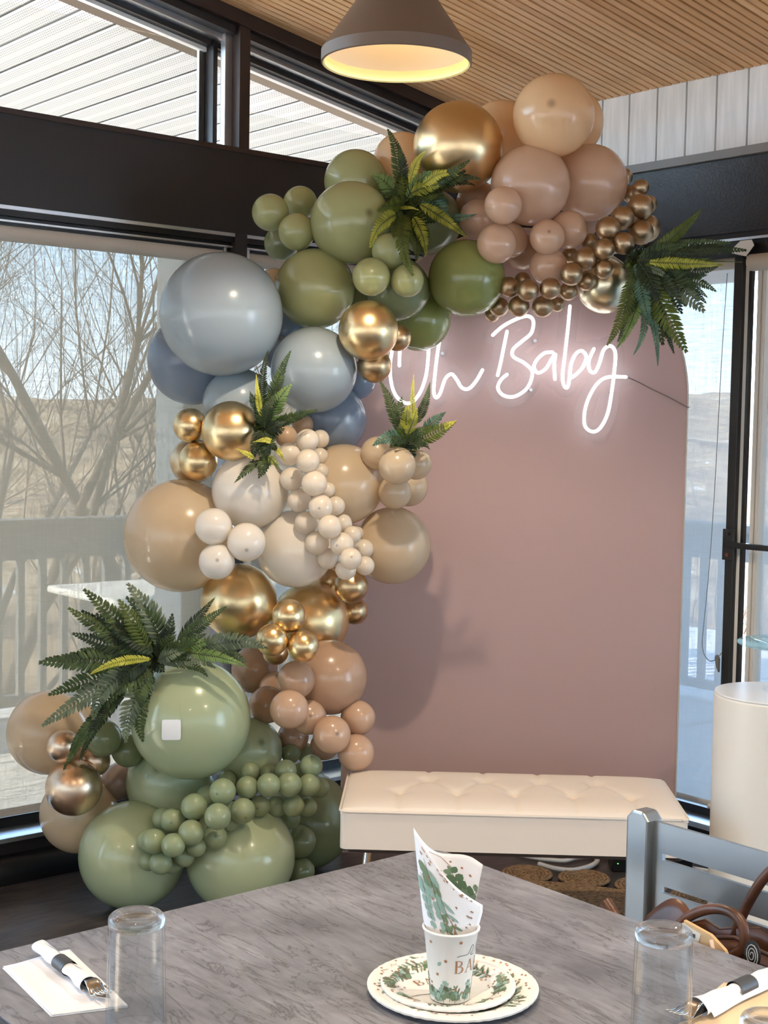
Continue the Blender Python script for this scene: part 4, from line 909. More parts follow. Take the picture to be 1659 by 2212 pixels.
# ------------------------------------------------------------------ ferns
FERNS = [
 ('large dark green fern spray fanning out over the lower left balloons',(2.159,3.641,0.811),[
  ('d',0.0303,((2.137,3.605,0.824),(2.106,3.618,0.862),(2.074,3.631,0.899),(2.044,3.646,0.933),(2.019,3.667,0.965),(1.997,3.695,0.993),(1.976,3.723,1.020))),
  ('d',0.0289,((2.129,3.604,0.822),(2.089,3.624,0.849),(2.050,3.642,0.876),(2.015,3.660,0.901),(1.985,3.684,0.924),(1.960,3.715,0.944),(1.937,3.744,0.965))),
  ('k',0.0261,((2.120,3.603,0.816),(2.085,3.618,0.832),(2.050,3.632,0.847),(2.017,3.647,0.861),(1.989,3.669,0.873),(1.965,3.698,0.883),(1.942,3.726,0.892))),
  ('d',0.0343,((2.122,3.593,0.810),(2.073,3.619,0.813),(2.024,3.644,0.815),(1.977,3.669,0.816),(1.935,3.702,0.815),(1.898,3.741,0.811),(1.862,3.779,0.807))),
  ('o',0.0288,((2.117,3.592,0.845),(2.103,3.590,0.871),(2.088,3.588,0.897),(2.073,3.589,0.923),(2.061,3.599,0.947),(2.052,3.616,0.970),(2.042,3.634,0.993))),
  ('g',0.0344,((2.167,3.581,0.844),(2.153,3.580,0.882),(2.137,3.580,0.918),(2.120,3.584,0.952),(2.105,3.596,0.983),(2.091,3.617,1.011),(2.076,3.641,1.038))),
  ('y',0.0123,((2.114,3.577,0.821),(2.084,3.587,0.823),(2.053,3.596,0.822),(2.025,3.606,0.818),(2.001,3.622,0.809),(1.982,3.645,0.795),(1.964,3.668,0.779))),
  ('d',0.0179,((2.189,3.549,0.874),(2.203,3.523,0.894),(2.216,3.498,0.914),(2.229,3.475,0.932),(2.245,3.460,0.949),(2.265,3.452,0.964),(2.285,3.444,0.978))),
  ('g',0.0261,((2.224,3.510,0.848),(2.248,3.475,0.863),(2.270,3.441,0.874),(2.292,3.410,0.880),(2.317,3.386,0.880),(2.345,3.370,0.874),(2.371,3.355,0.864))),
  ('l',0.0164,((2.199,3.523,0.841),(2.220,3.489,0.840),(2.238,3.457,0.838),(2.256,3.429,0.835),(2.276,3.408,0.828),(2.299,3.396,0.819),(2.320,3.386,0.808))),
  ('l',0.0234,((2.173,3.574,0.819),(2.183,3.551,0.836),(2.194,3.527,0.850),(2.205,3.505,0.862),(2.220,3.490,0.870),(2.240,3.481,0.875),(2.261,3.473,0.877))),
  ('g',0.0206,((2.152,3.583,0.809),(2.172,3.551,0.818),(2.189,3.521,0.823),(2.205,3.494,0.825),(2.223,3.476,0.821),(2.242,3.467,0.813),(2.260,3.460,0.801))),
  ('g',0.0316,((2.088,3.628,0.794),(2.043,3.648,0.767),(1.999,3.666,0.740),(1.958,3.685,0.712),(1.923,3.709,0.683),(1.894,3.740,0.653),(1.866,3.769,0.623))),
  ('g',0.0288,((2.099,3.611,0.799),(2.062,3.625,0.782),(2.031,3.633,0.762),(2.005,3.640,0.739),(1.988,3.649,0.712),(1.980,3.661,0.680),(1.976,3.670,0.646))),
  ('g',0.0274,((2.108,3.592,0.756),(2.087,3.592,0.731),(2.069,3.589,0.706),(2.054,3.586,0.679),(2.046,3.588,0.650),(2.044,3.595,0.618),(2.045,3.599,0.584))),
  ('d',0.0179,((2.073,3.650,0.716),(2.035,3.663,0.682),(2.000,3.674,0.648),(1.969,3.683,0.612),(1.946,3.697,0.574),(1.929,3.716,0.534),(1.915,3.733,0.492))),
  ('d',0.0165,((2.059,3.653,0.703),(2.022,3.665,0.673),(1.990,3.674,0.644),(1.963,3.681,0.616),(1.944,3.692,0.586),(1.933,3.707,0.556),(1.925,3.719,0.527))),
  ('k',0.0275,((2.131,3.594,0.823),(2.107,3.597,0.815),(2.085,3.599,0.804),(2.065,3.601,0.792),(2.050,3.610,0.776),(2.040,3.625,0.757),(2.032,3.638,0.736))),
  ('k',0.0274,((2.134,3.585,0.838),(2.112,3.589,0.853),(2.090,3.592,0.869),(2.069,3.597,0.884),(2.053,3.609,0.897),(2.041,3.629,0.909),(2.028,3.648,0.922))),
  ('d',0.0219,((2.146,3.566,0.826),(2.154,3.544,0.839),(2.163,3.522,0.853),(2.173,3.501,0.866),(2.188,3.486,0.877),(2.208,3.478,0.888),(2.229,3.469,0.898))),
  ('k',0.0248,((2.148,3.595,0.814),(2.152,3.578,0.841),(2.154,3.562,0.867),(2.156,3.549,0.891),(2.160,3.544,0.913),(2.167,3.548,0.932),(2.172,3.553,0.950))),
  ('d',0.0275,((2.123,3.607,0.794),(2.104,3.606,0.782),(2.084,3.605,0.770),(2.064,3.607,0.758),(2.049,3.616,0.745),(2.037,3.633,0.729),(2.024,3.651,0.714))),
  ('d',0.0247,((2.125,3.597,0.788),(2.110,3.592,0.769),(2.095,3.586,0.750),(2.082,3.582,0.729),(2.075,3.584,0.706),(2.072,3.592,0.681),(2.070,3.600,0.655))),
  ('g',0.0192,((2.138,3.579,0.811),(2.140,3.563,0.821),(2.142,3.545,0.830),(2.147,3.528,0.838),(2.157,3.518,0.844),(2.172,3.513,0.848),(2.189,3.507,0.850))),
  ('k',0.0273,((2.135,3.601,0.824),(2.108,3.610,0.850),(2.080,3.619,0.874),(2.055,3.629,0.896),(2.033,3.645,0.916),(2.017,3.669,0.933),(2.000,3.692,0.949))),
  ('k',0.0262,((2.142,3.626,0.818),(2.107,3.641,0.844),(2.074,3.655,0.869),(2.043,3.670,0.893),(2.018,3.690,0.915),(1.998,3.716,0.935),(1.979,3.742,0.954))),
  ('d',0.0236,((2.133,3.625,0.811),(2.101,3.637,0.819),(2.068,3.649,0.827),(2.038,3.661,0.833),(2.012,3.680,0.838),(1.991,3.706,0.840),(1.971,3.732,0.842))),
  ('k',0.0311,((2.136,3.615,0.806),(2.088,3.639,0.810),(2.042,3.663,0.814),(1.997,3.687,0.817),(1.957,3.717,0.817),(1.922,3.755,0.815),(1.888,3.791,0.813))),
  ('d',0.0261,((2.130,3.615,0.841),(2.121,3.608,0.862),(2.112,3.601,0.883),(2.102,3.597,0.904),(2.096,3.601,0.923),(2.094,3.613,0.942),(2.090,3.625,0.961))),
  ('d',0.0310,((2.165,3.577,0.845),(2.150,3.577,0.876),(2.132,3.578,0.905),(2.114,3.582,0.932),(2.098,3.594,0.957),(2.085,3.615,0.979),(2.070,3.637,0.999))),
  ('k',0.0162,((2.206,3.576,0.869),(2.215,3.555,0.894),(2.223,3.534,0.918),(2.232,3.515,0.940),(2.244,3.503,0.960),(2.261,3.499,0.979),(2.277,3.495,0.997))),
  ('d',0.0236,((2.241,3.538,0.843),(2.258,3.508,0.847),(2.273,3.479,0.848),(2.287,3.453,0.846),(2.304,3.436,0.840),(2.324,3.426,0.830),(2.342,3.418,0.817))),
  ('o',0.0149,((2.216,3.550,0.835),(2.234,3.519,0.837),(2.250,3.489,0.837),(2.265,3.463,0.835),(2.283,3.444,0.831),(2.305,3.434,0.823),(2.324,3.425,0.815))),
  ('o',0.0211,((2.174,3.576,0.819),(2.181,3.555,0.833),(2.187,3.535,0.846),(2.195,3.516,0.856),(2.207,3.503,0.863),(2.223,3.498,0.867),(2.240,3.492,0.869))),
  ('d',0.0186,((2.153,3.585,0.808),(2.170,3.555,0.811),(2.185,3.526,0.811),(2.198,3.501,0.808),(2.213,3.485,0.801),(2.229,3.479,0.790),(2.243,3.474,0.776))),
  ('d',0.0287,((2.104,3.656,0.789),(2.062,3.674,0.777),(2.022,3.691,0.765),(1.984,3.709,0.753),(1.951,3.732,0.739),(1.924,3.762,0.722),(1.898,3.790,0.706))),
  ('d',0.0261,((2.115,3.639,0.793),(2.082,3.649,0.773),(2.054,3.655,0.750),(2.031,3.658,0.726),(2.018,3.665,0.698),(2.013,3.675,0.667),(2.012,3.680,0.633))),
  ('d',0.0248,((2.125,3.620,0.750),(2.110,3.614,0.723),(2.097,3.606,0.696),(2.089,3.598,0.669),(2.087,3.595,0.640),(2.090,3.595,0.610),(2.097,3.593,0.579))),
  ('k',0.0161,((2.074,3.652,0.715),(2.043,3.659,0.686),(2.016,3.664,0.656),(1.991,3.669,0.626),(1.973,3.678,0.593),(1.962,3.693,0.558),(1.953,3.706,0.522))),
  ('k',0.0149,((2.060,3.655,0.703),(2.024,3.667,0.677),(1.993,3.675,0.652),(1.966,3.682,0.627),(1.947,3.693,0.601),(1.936,3.709,0.574),(1.928,3.721,0.547))),
  ('d',0.0249,((2.147,3.622,0.818),(2.127,3.623,0.811),(2.107,3.623,0.803),(2.089,3.623,0.793),(2.076,3.630,0.780),(2.069,3.643,0.764),(2.062,3.655,0.747))),
  ('d',0.0249,((2.150,3.613,0.833),(2.131,3.614,0.848),(2.113,3.615,0.863),(2.095,3.617,0.877),(2.082,3.626,0.890),(2.073,3.643,0.902),(2.063,3.660,0.914))),
  ('k',0.0199,((2.162,3.594,0.820),(2.169,3.573,0.827),(2.176,3.552,0.834),(2.184,3.532,0.840),(2.196,3.518,0.844),(2.214,3.512,0.847),(2.232,3.505,0.850))),
  ('d',0.0223,((2.149,3.597,0.814),(2.152,3.580,0.834),(2.153,3.564,0.853),(2.155,3.550,0.870),(2.159,3.545,0.886),(2.166,3.548,0.900),(2.172,3.552,0.913))),
  ('k',0.0248,((2.124,3.608,0.794),(2.106,3.607,0.785),(2.087,3.606,0.777),(2.069,3.607,0.768),(2.055,3.615,0.758),(2.044,3.631,0.746),(2.033,3.648,0.735))),
  ('k',0.0224,((2.141,3.624,0.783),(2.130,3.617,0.768),(2.119,3.608,0.752),(2.110,3.601,0.736),(2.106,3.600,0.718),(2.105,3.603,0.698),(2.105,3.606,0.678))),
  ('d',0.0174,((2.155,3.607,0.805),(2.156,3.590,0.812),(2.158,3.573,0.818),(2.162,3.556,0.823),(2.171,3.546,0.825),(2.186,3.542,0.825),(2.201,3.537,0.823))),
 ]),
 ('bushy green and yellow tipped fern spray in the upper sage balloons',(3.023,3.519,2.256),[
  ('d',0.0210,((2.989,3.494,2.280),(2.981,3.488,2.321),(2.970,3.484,2.359),(2.960,3.482,2.393),(2.953,3.487,2.425),(2.950,3.500,2.455),(2.945,3.515,2.482))),
  ('y',0.0148,((2.985,3.450,2.304),(2.977,3.435,2.326),(2.969,3.417,2.344),(2.959,3.395,2.359),(2.948,3.371,2.370),(2.944,3.351,2.380),(2.943,3.333,2.389))),
  ('l',0.0285,((2.971,3.491,2.248),(2.956,3.489,2.270),(2.940,3.488,2.288),(2.924,3.489,2.303),(2.913,3.497,2.315),(2.905,3.512,2.326),(2.896,3.527,2.332))),
  ('d',0.0220,((3.008,3.431,2.290),(3.002,3.381,2.296),(2.996,3.332,2.303),(2.996,3.293,2.313),(3.004,3.265,2.326),(3.016,3.244,2.341),(3.030,3.226,2.357))),
  ('y',0.0176,((2.992,3.406,2.293),(2.989,3.372,2.307),(2.985,3.339,2.316),(2.984,3.310,2.321),(2.991,3.290,2.324),(3.003,3.277,2.324),(3.018,3.267,2.319))),
  ('d',0.0192,((3.017,3.430,2.284),(3.019,3.377,2.297),(3.018,3.326,2.305),(3.028,3.292,2.311),(3.048,3.270,2.316),(3.075,3.260,2.318),(3.101,3.250,2.315))),
  ('t',0.0360,((3.017,3.452,2.282),(3.028,3.431,2.273),(3.037,3.411,2.261),(3.044,3.392,2.245),(3.054,3.378,2.227),(3.069,3.372,2.207),(3.083,3.367,2.183))),
  ('t',0.0119,((3.050,3.385,2.201),(3.067,3.368,2.200),(3.082,3.351,2.200),(3.094,3.334,2.201),(3.104,3.317,2.202),(3.113,3.301,2.204),(3.121,3.287,2.208))),
  ('m',0.0178,((2.999,3.420,2.243),(3.014,3.390,2.225),(3.026,3.362,2.206),(3.038,3.336,2.188),(3.054,3.319,2.171),(3.074,3.309,2.155),(3.093,3.300,2.140))),
  ('m',0.0216,((2.889,3.401,2.194),(2.831,3.364,2.174),(2.802,3.354,2.158),(2.784,3.356,2.142),(2.775,3.362,2.125),(2.772,3.373,2.105),(2.770,3.382,2.083))),
  ('m',0.0179,((2.979,3.427,2.202),(2.985,3.416,2.185),(2.989,3.406,2.166),(2.992,3.396,2.147),(2.995,3.389,2.127),(3.002,3.390,2.107),(3.008,3.391,2.086))),
  ('o',0.0287,((2.948,3.434,2.207),(2.885,3.368,2.162),(2.826,3.300,2.119),(2.814,3.281,2.086),(2.814,3.272,2.055),(2.817,3.259,2.023),(2.823,3.244,1.992))),
  ('o',0.0225,((2.999,3.464,2.211),(2.997,3.448,2.184),(2.994,3.432,2.158),(2.990,3.420,2.133),(2.990,3.415,2.109),(2.994,3.418,2.087),(2.996,3.422,2.066))),
  ('y',0.0059,((2.950,3.460,2.224),(2.948,3.445,2.225),(2.947,3.430,2.225),(2.948,3.416,2.224),(2.954,3.408,2.224),(2.965,3.406,2.223),(2.977,3.404,2.221))),
  ('o',0.0249,((2.974,3.461,2.243),(2.939,3.442,2.237),(2.902,3.420,2.229),(2.860,3.391,2.218),(2.834,3.380,2.210),(2.816,3.378,2.203),(2.800,3.378,2.194))),
  ('o',0.0270,((2.988,3.478,2.247),(2.986,3.472,2.265),(2.982,3.466,2.282),(2.976,3.460,2.297),(2.974,3.461,2.311),(2.976,3.468,2.324),(2.977,3.476,2.336))),
  ('o',0.0270,((2.998,3.476,2.248),(3.009,3.452,2.260),(3.018,3.429,2.269),(3.026,3.409,2.274),(3.038,3.396,2.278),(3.054,3.390,2.279),(3.069,3.386,2.277))),
  ('d',0.0270,((2.994,3.470,2.233),(3.004,3.445,2.225),(3.013,3.421,2.217),(3.022,3.399,2.210),(3.035,3.385,2.206),(3.052,3.378,2.203),(3.069,3.373,2.202))),
  ('d',0.0249,((2.974,3.470,2.244),(2.944,3.449,2.224),(2.913,3.424,2.202),(2.879,3.392,2.179),(2.851,3.364,2.156),(2.823,3.335,2.133),(2.804,3.313,2.110))),
  ('l',0.0223,((2.985,3.465,2.261),(2.987,3.448,2.281),(2.988,3.430,2.297),(2.987,3.409,2.310),(2.985,3.387,2.320),(2.982,3.365,2.327),(2.978,3.343,2.331))),
  ('d',0.0255,((2.995,3.486,2.249),(2.979,3.485,2.259),(2.962,3.483,2.268),(2.948,3.482,2.275),(2.940,3.487,2.283),(2.937,3.498,2.291),(2.935,3.508,2.298))),
  ('o',0.0240,((2.995,3.471,2.226),(2.999,3.453,2.212),(3.002,3.436,2.198),(3.004,3.420,2.183),(3.010,3.411,2.169),(3.021,3.409,2.156),(3.031,3.407,2.142))),
  ('m',0.0207,((2.981,3.445,2.274),(2.987,3.422,2.283),(2.992,3.399,2.289),(2.995,3.374,2.293),(2.996,3.348,2.293),(3.000,3.326,2.293),(3.010,3.312,2.291))),
  ('k',0.0189,((2.991,3.495,2.281),(2.985,3.486,2.310),(2.978,3.478,2.338),(2.971,3.472,2.363),(2.968,3.474,2.387),(2.969,3.483,2.410),(2.968,3.494,2.432))),
  ('o',0.0257,((2.977,3.497,2.249),(2.963,3.494,2.269),(2.948,3.492,2.285),(2.933,3.491,2.299),(2.923,3.498,2.310),(2.917,3.512,2.320),(2.909,3.527,2.326))),
  ('k',0.0201,((3.037,3.465,2.298),(3.036,3.423,2.300),(3.034,3.383,2.303),(3.032,3.344,2.306),(3.038,3.316,2.314),(3.049,3.295,2.323),(3.062,3.277,2.334))),
  ('k',0.0174,((3.031,3.445,2.287),(3.032,3.397,2.296),(3.031,3.349,2.300),(3.039,3.316,2.303),(3.056,3.296,2.305),(3.081,3.287,2.305),(3.104,3.280,2.301))),
  ('d',0.0325,((3.025,3.462,2.284),(3.033,3.445,2.279),(3.040,3.428,2.272),(3.045,3.410,2.261),(3.054,3.399,2.249),(3.067,3.393,2.236),(3.079,3.388,2.219))),
  ('d',0.0262,((2.969,3.460,2.212),(2.916,3.407,2.174),(2.866,3.352,2.136),(2.846,3.327,2.105),(2.845,3.319,2.077),(2.846,3.310,2.048),(2.850,3.299,2.020))),
  ('d',0.0203,((3.005,3.470,2.212),(3.005,3.452,2.188),(3.005,3.434,2.165),(3.003,3.420,2.142),(3.006,3.413,2.120),(3.013,3.414,2.100),(3.018,3.416,2.080))),
  ('d',0.0228,((3.006,3.498,2.251),(2.988,3.493,2.251),(2.966,3.485,2.249),(2.938,3.468,2.244),(2.904,3.444,2.237),(2.867,3.416,2.228),(2.847,3.407,2.222))),
  ('d',0.0244,((3.000,3.492,2.250),(2.997,3.484,2.264),(2.993,3.476,2.277),(2.988,3.468,2.288),(2.986,3.467,2.300),(2.990,3.474,2.311),(2.992,3.480,2.321))),
  ('d',0.0244,((3.008,3.486,2.250),(3.017,3.463,2.255),(3.025,3.440,2.257),(3.032,3.421,2.257),(3.042,3.409,2.256),(3.056,3.405,2.254),(3.068,3.403,2.249))),
  ('k',0.0243,((3.003,3.481,2.236),(3.008,3.460,2.224),(3.011,3.441,2.214),(3.015,3.423,2.205),(3.024,3.412,2.198),(3.037,3.409,2.194),(3.050,3.406,2.190))),
  ('k',0.0226,((2.983,3.481,2.247),(2.954,3.462,2.230),(2.924,3.439,2.211),(2.891,3.410,2.191),(2.878,3.403,2.175),(2.877,3.408,2.160),(2.878,3.413,2.145))),
  ('o',0.0202,((3.010,3.495,2.268),(3.015,3.477,2.284),(3.019,3.458,2.296),(3.019,3.435,2.306),(3.016,3.411,2.313),(3.011,3.386,2.316),(3.008,3.364,2.318))),
  ('k',0.0231,((3.005,3.497,2.251),(2.992,3.492,2.260),(2.979,3.488,2.267),(2.968,3.484,2.274),(2.962,3.486,2.281),(2.962,3.495,2.288),(2.963,3.503,2.295))),
  ('d',0.0217,((3.007,3.485,2.229),(3.007,3.468,2.218),(3.006,3.452,2.206),(3.005,3.438,2.194),(3.009,3.431,2.184),(3.018,3.431,2.174),(3.026,3.431,2.164))),
 ]),
 ('green fern spray tucked between the blue balloons and the gold balloon',(2.491,3.543,1.504),[
  ('k',0.0155,((2.462,3.514,1.540),(2.454,3.508,1.580),(2.448,3.500,1.618),(2.444,3.493,1.652),(2.446,3.491,1.684),(2.454,3.494,1.713),(2.464,3.496,1.740))),
  ('d',0.0197,((2.470,3.499,1.533),(2.470,3.486,1.571),(2.471,3.472,1.608),(2.474,3.458,1.643),(2.483,3.451,1.677),(2.497,3.450,1.710),(2.513,3.447,1.742))),
  ('l',0.0239,((2.471,3.490,1.527),(2.470,3.477,1.551),(2.469,3.463,1.573),(2.471,3.449,1.592),(2.479,3.441,1.611),(2.492,3.439,1.627),(2.507,3.436,1.642))),
  ('y',0.0084,((2.431,3.478,1.548),(2.422,3.471,1.568),(2.413,3.464,1.587),(2.406,3.458,1.606),(2.403,3.459,1.626),(2.406,3.466,1.645),(2.409,3.473,1.664))),
  ('d',0.0140,((2.443,3.500,1.561),(2.431,3.495,1.570),(2.419,3.490,1.579),(2.409,3.485,1.588),(2.405,3.487,1.597),(2.406,3.495,1.606),(2.408,3.502,1.616))),
  ('d',0.0169,((2.478,3.499,1.519),(2.490,3.473,1.528),(2.502,3.448,1.538),(2.514,3.425,1.546),(2.530,3.409,1.554),(2.551,3.401,1.562),(2.570,3.393,1.569))),
  ('d',0.0127,((2.449,3.507,1.415),(2.432,3.505,1.407),(2.416,3.502,1.398),(2.401,3.500,1.387),(2.390,3.505,1.376),(2.384,3.517,1.363),(2.378,3.529,1.350))),
  ('d',0.0197,((2.459,3.493,1.435),(2.451,3.483,1.425),(2.442,3.473,1.415),(2.434,3.466,1.404),(2.430,3.465,1.392),(2.430,3.472,1.379),(2.429,3.480,1.365))),
  ('y',0.0084,((2.413,3.483,1.420),(2.401,3.478,1.425),(2.388,3.473,1.430),(2.376,3.469,1.434),(2.369,3.473,1.438),(2.366,3.484,1.442),(2.362,3.495,1.446))),
  ('m',0.0111,((2.440,3.453,1.427),(2.437,3.439,1.422),(2.435,3.425,1.418),(2.433,3.413,1.413),(2.435,3.407,1.407),(2.442,3.409,1.400),(2.448,3.411,1.393))),
  ('y',0.0084,((2.467,3.464,1.452),(2.466,3.449,1.448),(2.463,3.434,1.444),(2.461,3.422,1.439),(2.463,3.417,1.433),(2.470,3.419,1.427),(2.476,3.421,1.419))),
  ('y',0.0084,((2.469,3.456,1.467),(2.454,3.453,1.472),(2.439,3.449,1.475),(2.425,3.447,1.477),(2.417,3.452,1.476),(2.413,3.463,1.474),(2.409,3.474,1.471))),
  ('k',0.0169,((2.454,3.502,1.507),(2.441,3.497,1.494),(2.428,3.490,1.480),(2.418,3.484,1.465),(2.413,3.484,1.450),(2.414,3.490,1.433),(2.416,3.495,1.416))),
  ('k',0.0197,((2.456,3.493,1.504),(2.450,3.481,1.490),(2.444,3.469,1.477),(2.439,3.458,1.463),(2.439,3.455,1.449),(2.443,3.457,1.435),(2.448,3.460,1.421))),
  ('k',0.0196,((2.453,3.488,1.512),(2.446,3.479,1.528),(2.441,3.469,1.543),(2.438,3.459,1.559),(2.441,3.455,1.574),(2.450,3.456,1.589),(2.460,3.457,1.603))),
  ('d',0.0169,((2.467,3.508,1.511),(2.456,3.503,1.536),(2.446,3.497,1.559),(2.438,3.492,1.580),(2.436,3.492,1.599),(2.440,3.498,1.616),(2.445,3.504,1.631))),
  ('k',0.0169,((2.466,3.500,1.505),(2.465,3.485,1.509),(2.464,3.470,1.514),(2.465,3.456,1.518),(2.472,3.448,1.523),(2.483,3.447,1.527),(2.496,3.445,1.531))),
  ('d',0.0183,((2.460,3.497,1.497),(2.450,3.488,1.483),(2.442,3.478,1.469),(2.435,3.468,1.454),(2.435,3.465,1.438),(2.440,3.467,1.423),(2.446,3.469,1.406))),
  ('k',0.0154,((2.454,3.494,1.490),(2.452,3.479,1.481),(2.450,3.464,1.473),(2.449,3.450,1.465),(2.453,3.443,1.457),(2.462,3.443,1.449),(2.470,3.443,1.442))),
  ('k',0.0177,((2.472,3.500,1.533),(2.470,3.488,1.561),(2.468,3.475,1.589),(2.469,3.463,1.615),(2.475,3.457,1.640),(2.487,3.458,1.665),(2.499,3.457,1.689))),
  ('o',0.0217,((2.490,3.516,1.527),(2.483,3.507,1.549),(2.478,3.497,1.570),(2.476,3.487,1.590),(2.479,3.483,1.608),(2.488,3.484,1.625),(2.499,3.485,1.642))),
  ('k',0.0153,((2.486,3.511,1.519),(2.497,3.486,1.527),(2.507,3.462,1.534),(2.518,3.440,1.542),(2.533,3.425,1.548),(2.552,3.418,1.555),(2.570,3.411,1.561))),
  ('k',0.0178,((2.471,3.509,1.435),(2.464,3.498,1.427),(2.457,3.487,1.419),(2.451,3.478,1.410),(2.449,3.476,1.400),(2.452,3.481,1.389),(2.454,3.486,1.378))),
  ('d',0.0152,((2.462,3.514,1.507),(2.452,3.506,1.496),(2.442,3.497,1.484),(2.434,3.489,1.472),(2.432,3.487,1.459),(2.435,3.492,1.446),(2.439,3.495,1.432))),
  ('d',0.0177,((2.464,3.504,1.504),(2.457,3.494,1.492),(2.449,3.483,1.479),(2.443,3.473,1.466),(2.442,3.471,1.454),(2.445,3.475,1.441),(2.449,3.478,1.428))),
  ('d',0.0178,((2.478,3.524,1.511),(2.470,3.517,1.526),(2.463,3.508,1.540),(2.458,3.500,1.554),(2.459,3.497,1.568),(2.465,3.500,1.582),(2.474,3.503,1.595))),
  ('k',0.0153,((2.475,3.519,1.511),(2.462,3.516,1.533),(2.450,3.511,1.553),(2.441,3.507,1.571),(2.437,3.509,1.588),(2.439,3.516,1.603),(2.443,3.522,1.617))),
  ('d',0.0153,((2.475,3.511,1.504),(2.472,3.497,1.509),(2.471,3.483,1.513),(2.471,3.470,1.518),(2.476,3.463,1.522),(2.487,3.462,1.526),(2.498,3.461,1.530))),
  ('k',0.0165,((2.468,3.509,1.497),(2.458,3.500,1.485),(2.450,3.490,1.473),(2.443,3.480,1.460),(2.443,3.477,1.447),(2.447,3.480,1.434),(2.453,3.483,1.420))),
 ]),
 ('small fern sprig standing on the cream balloon trio before the pink panel',(2.845,3.294,1.476),[
  ('d',0.0171,((2.803,3.277,1.512),(2.792,3.272,1.540),(2.780,3.268,1.566),(2.768,3.267,1.591),(2.760,3.272,1.615),(2.756,3.286,1.638),(2.751,3.300,1.660))),
  ('y',0.0071,((2.817,3.221,1.548),(2.809,3.213,1.573),(2.801,3.206,1.597),(2.795,3.199,1.619),(2.794,3.198,1.639),(2.800,3.203,1.658),(2.805,3.208,1.675))),
  ('d',0.0128,((2.841,3.230,1.534),(2.841,3.216,1.555),(2.840,3.203,1.576),(2.839,3.191,1.596),(2.843,3.187,1.616),(2.851,3.190,1.635),(2.858,3.193,1.654))),
  ('t',0.0170,((2.850,3.213,1.506),(2.852,3.197,1.519),(2.853,3.181,1.531),(2.855,3.166,1.541),(2.862,3.158,1.551),(2.874,3.157,1.559),(2.886,3.155,1.567))),
  ('o',0.0226,((2.821,3.227,1.474),(2.834,3.201,1.487),(2.845,3.177,1.499),(2.856,3.155,1.510),(2.870,3.141,1.521),(2.888,3.135,1.530),(2.904,3.130,1.539))),
  ('t',0.0213,((2.837,3.246,1.491),(2.812,3.252,1.494),(2.787,3.256,1.494),(2.765,3.261,1.492),(2.749,3.271,1.487),(2.740,3.286,1.479),(2.732,3.300,1.468))),
  ('m',0.0155,((2.801,3.231,1.512),(2.793,3.223,1.526),(2.785,3.215,1.539),(2.779,3.207,1.552),(2.778,3.206,1.564),(2.784,3.210,1.575),(2.790,3.214,1.586))),
  ('d',0.0184,((2.804,3.261,1.519),(2.794,3.254,1.535),(2.785,3.247,1.551),(2.778,3.240,1.566),(2.778,3.239,1.581),(2.784,3.243,1.596),(2.791,3.246,1.610))),
  ('d',0.0128,((2.819,3.236,1.473),(2.820,3.220,1.476),(2.820,3.204,1.477),(2.821,3.189,1.476),(2.826,3.182,1.473),(2.837,3.181,1.468),(2.846,3.180,1.461))),
  ('m',0.0155,((2.791,3.215,1.498),(2.788,3.202,1.514),(2.785,3.190,1.529),(2.783,3.180,1.542),(2.785,3.176,1.555),(2.792,3.179,1.566),(2.798,3.183,1.576))),
  ('o',0.0185,((2.820,3.259,1.476),(2.811,3.252,1.488),(2.802,3.244,1.500),(2.795,3.238,1.512),(2.793,3.237,1.524),(2.798,3.242,1.536),(2.803,3.247,1.548))),
  ('d',0.0185,((2.822,3.250,1.477),(2.823,3.234,1.486),(2.824,3.218,1.495),(2.826,3.204,1.504),(2.832,3.196,1.512),(2.844,3.194,1.520),(2.856,3.193,1.528))),
  ('d',0.0156,((2.818,3.245,1.472),(2.803,3.242,1.478),(2.788,3.239,1.482),(2.775,3.237,1.484),(2.767,3.240,1.485),(2.766,3.250,1.485),(2.764,3.259,1.483))),
  ('y',0.0098,((2.877,3.153,1.521),(2.873,3.140,1.525),(2.870,3.127,1.528),(2.868,3.115,1.532),(2.871,3.110,1.535),(2.880,3.110,1.539),(2.890,3.111,1.543))),
 ]),
 ('dark hanging fern spray at the right end of the bronze strand',(3.490,2.920,2.067),[
  ('o',0.0189,((3.467,2.884,2.062),(3.486,2.853,2.086),(3.504,2.824,2.110),(3.520,2.799,2.135),(3.542,2.780,2.161),(3.569,2.768,2.189),(3.594,2.757,2.218))),
  ('k',0.0247,((3.456,2.885,2.064),(3.490,2.841,2.077),(3.524,2.798,2.086),(3.558,2.756,2.092),(3.598,2.720,2.096),(3.645,2.689,2.098),(3.691,2.657,2.096))),
  ('m',0.0158,((3.450,2.842,2.052),(3.468,2.810,2.049),(3.487,2.779,2.047),(3.507,2.748,2.044),(3.534,2.722,2.044),(3.569,2.701,2.044),(3.604,2.679,2.044))),
  ('o',0.0043,((3.469,2.857,2.049),(3.496,2.818,2.052),(3.523,2.780,2.053),(3.551,2.743,2.054),(3.586,2.711,2.056),(3.627,2.685,2.057),(3.668,2.658,2.057))),
  ('k',0.0202,((3.464,2.853,2.041),(3.489,2.815,2.030),(3.511,2.780,2.023),(3.532,2.749,2.020),(3.555,2.726,2.022),(3.583,2.712,2.029),(3.607,2.700,2.039))),
  ('d',0.0204,((3.505,2.849,2.037),(3.528,2.813,2.024),(3.547,2.780,2.012),(3.563,2.752,2.000),(3.582,2.732,1.989),(3.604,2.721,1.979),(3.622,2.714,1.969))),
  ('g',0.0392,((3.484,2.860,2.039),(3.499,2.829,2.018),(3.512,2.801,1.996),(3.525,2.775,1.974),(3.542,2.755,1.952),(3.565,2.742,1.929),(3.586,2.730,1.906))),
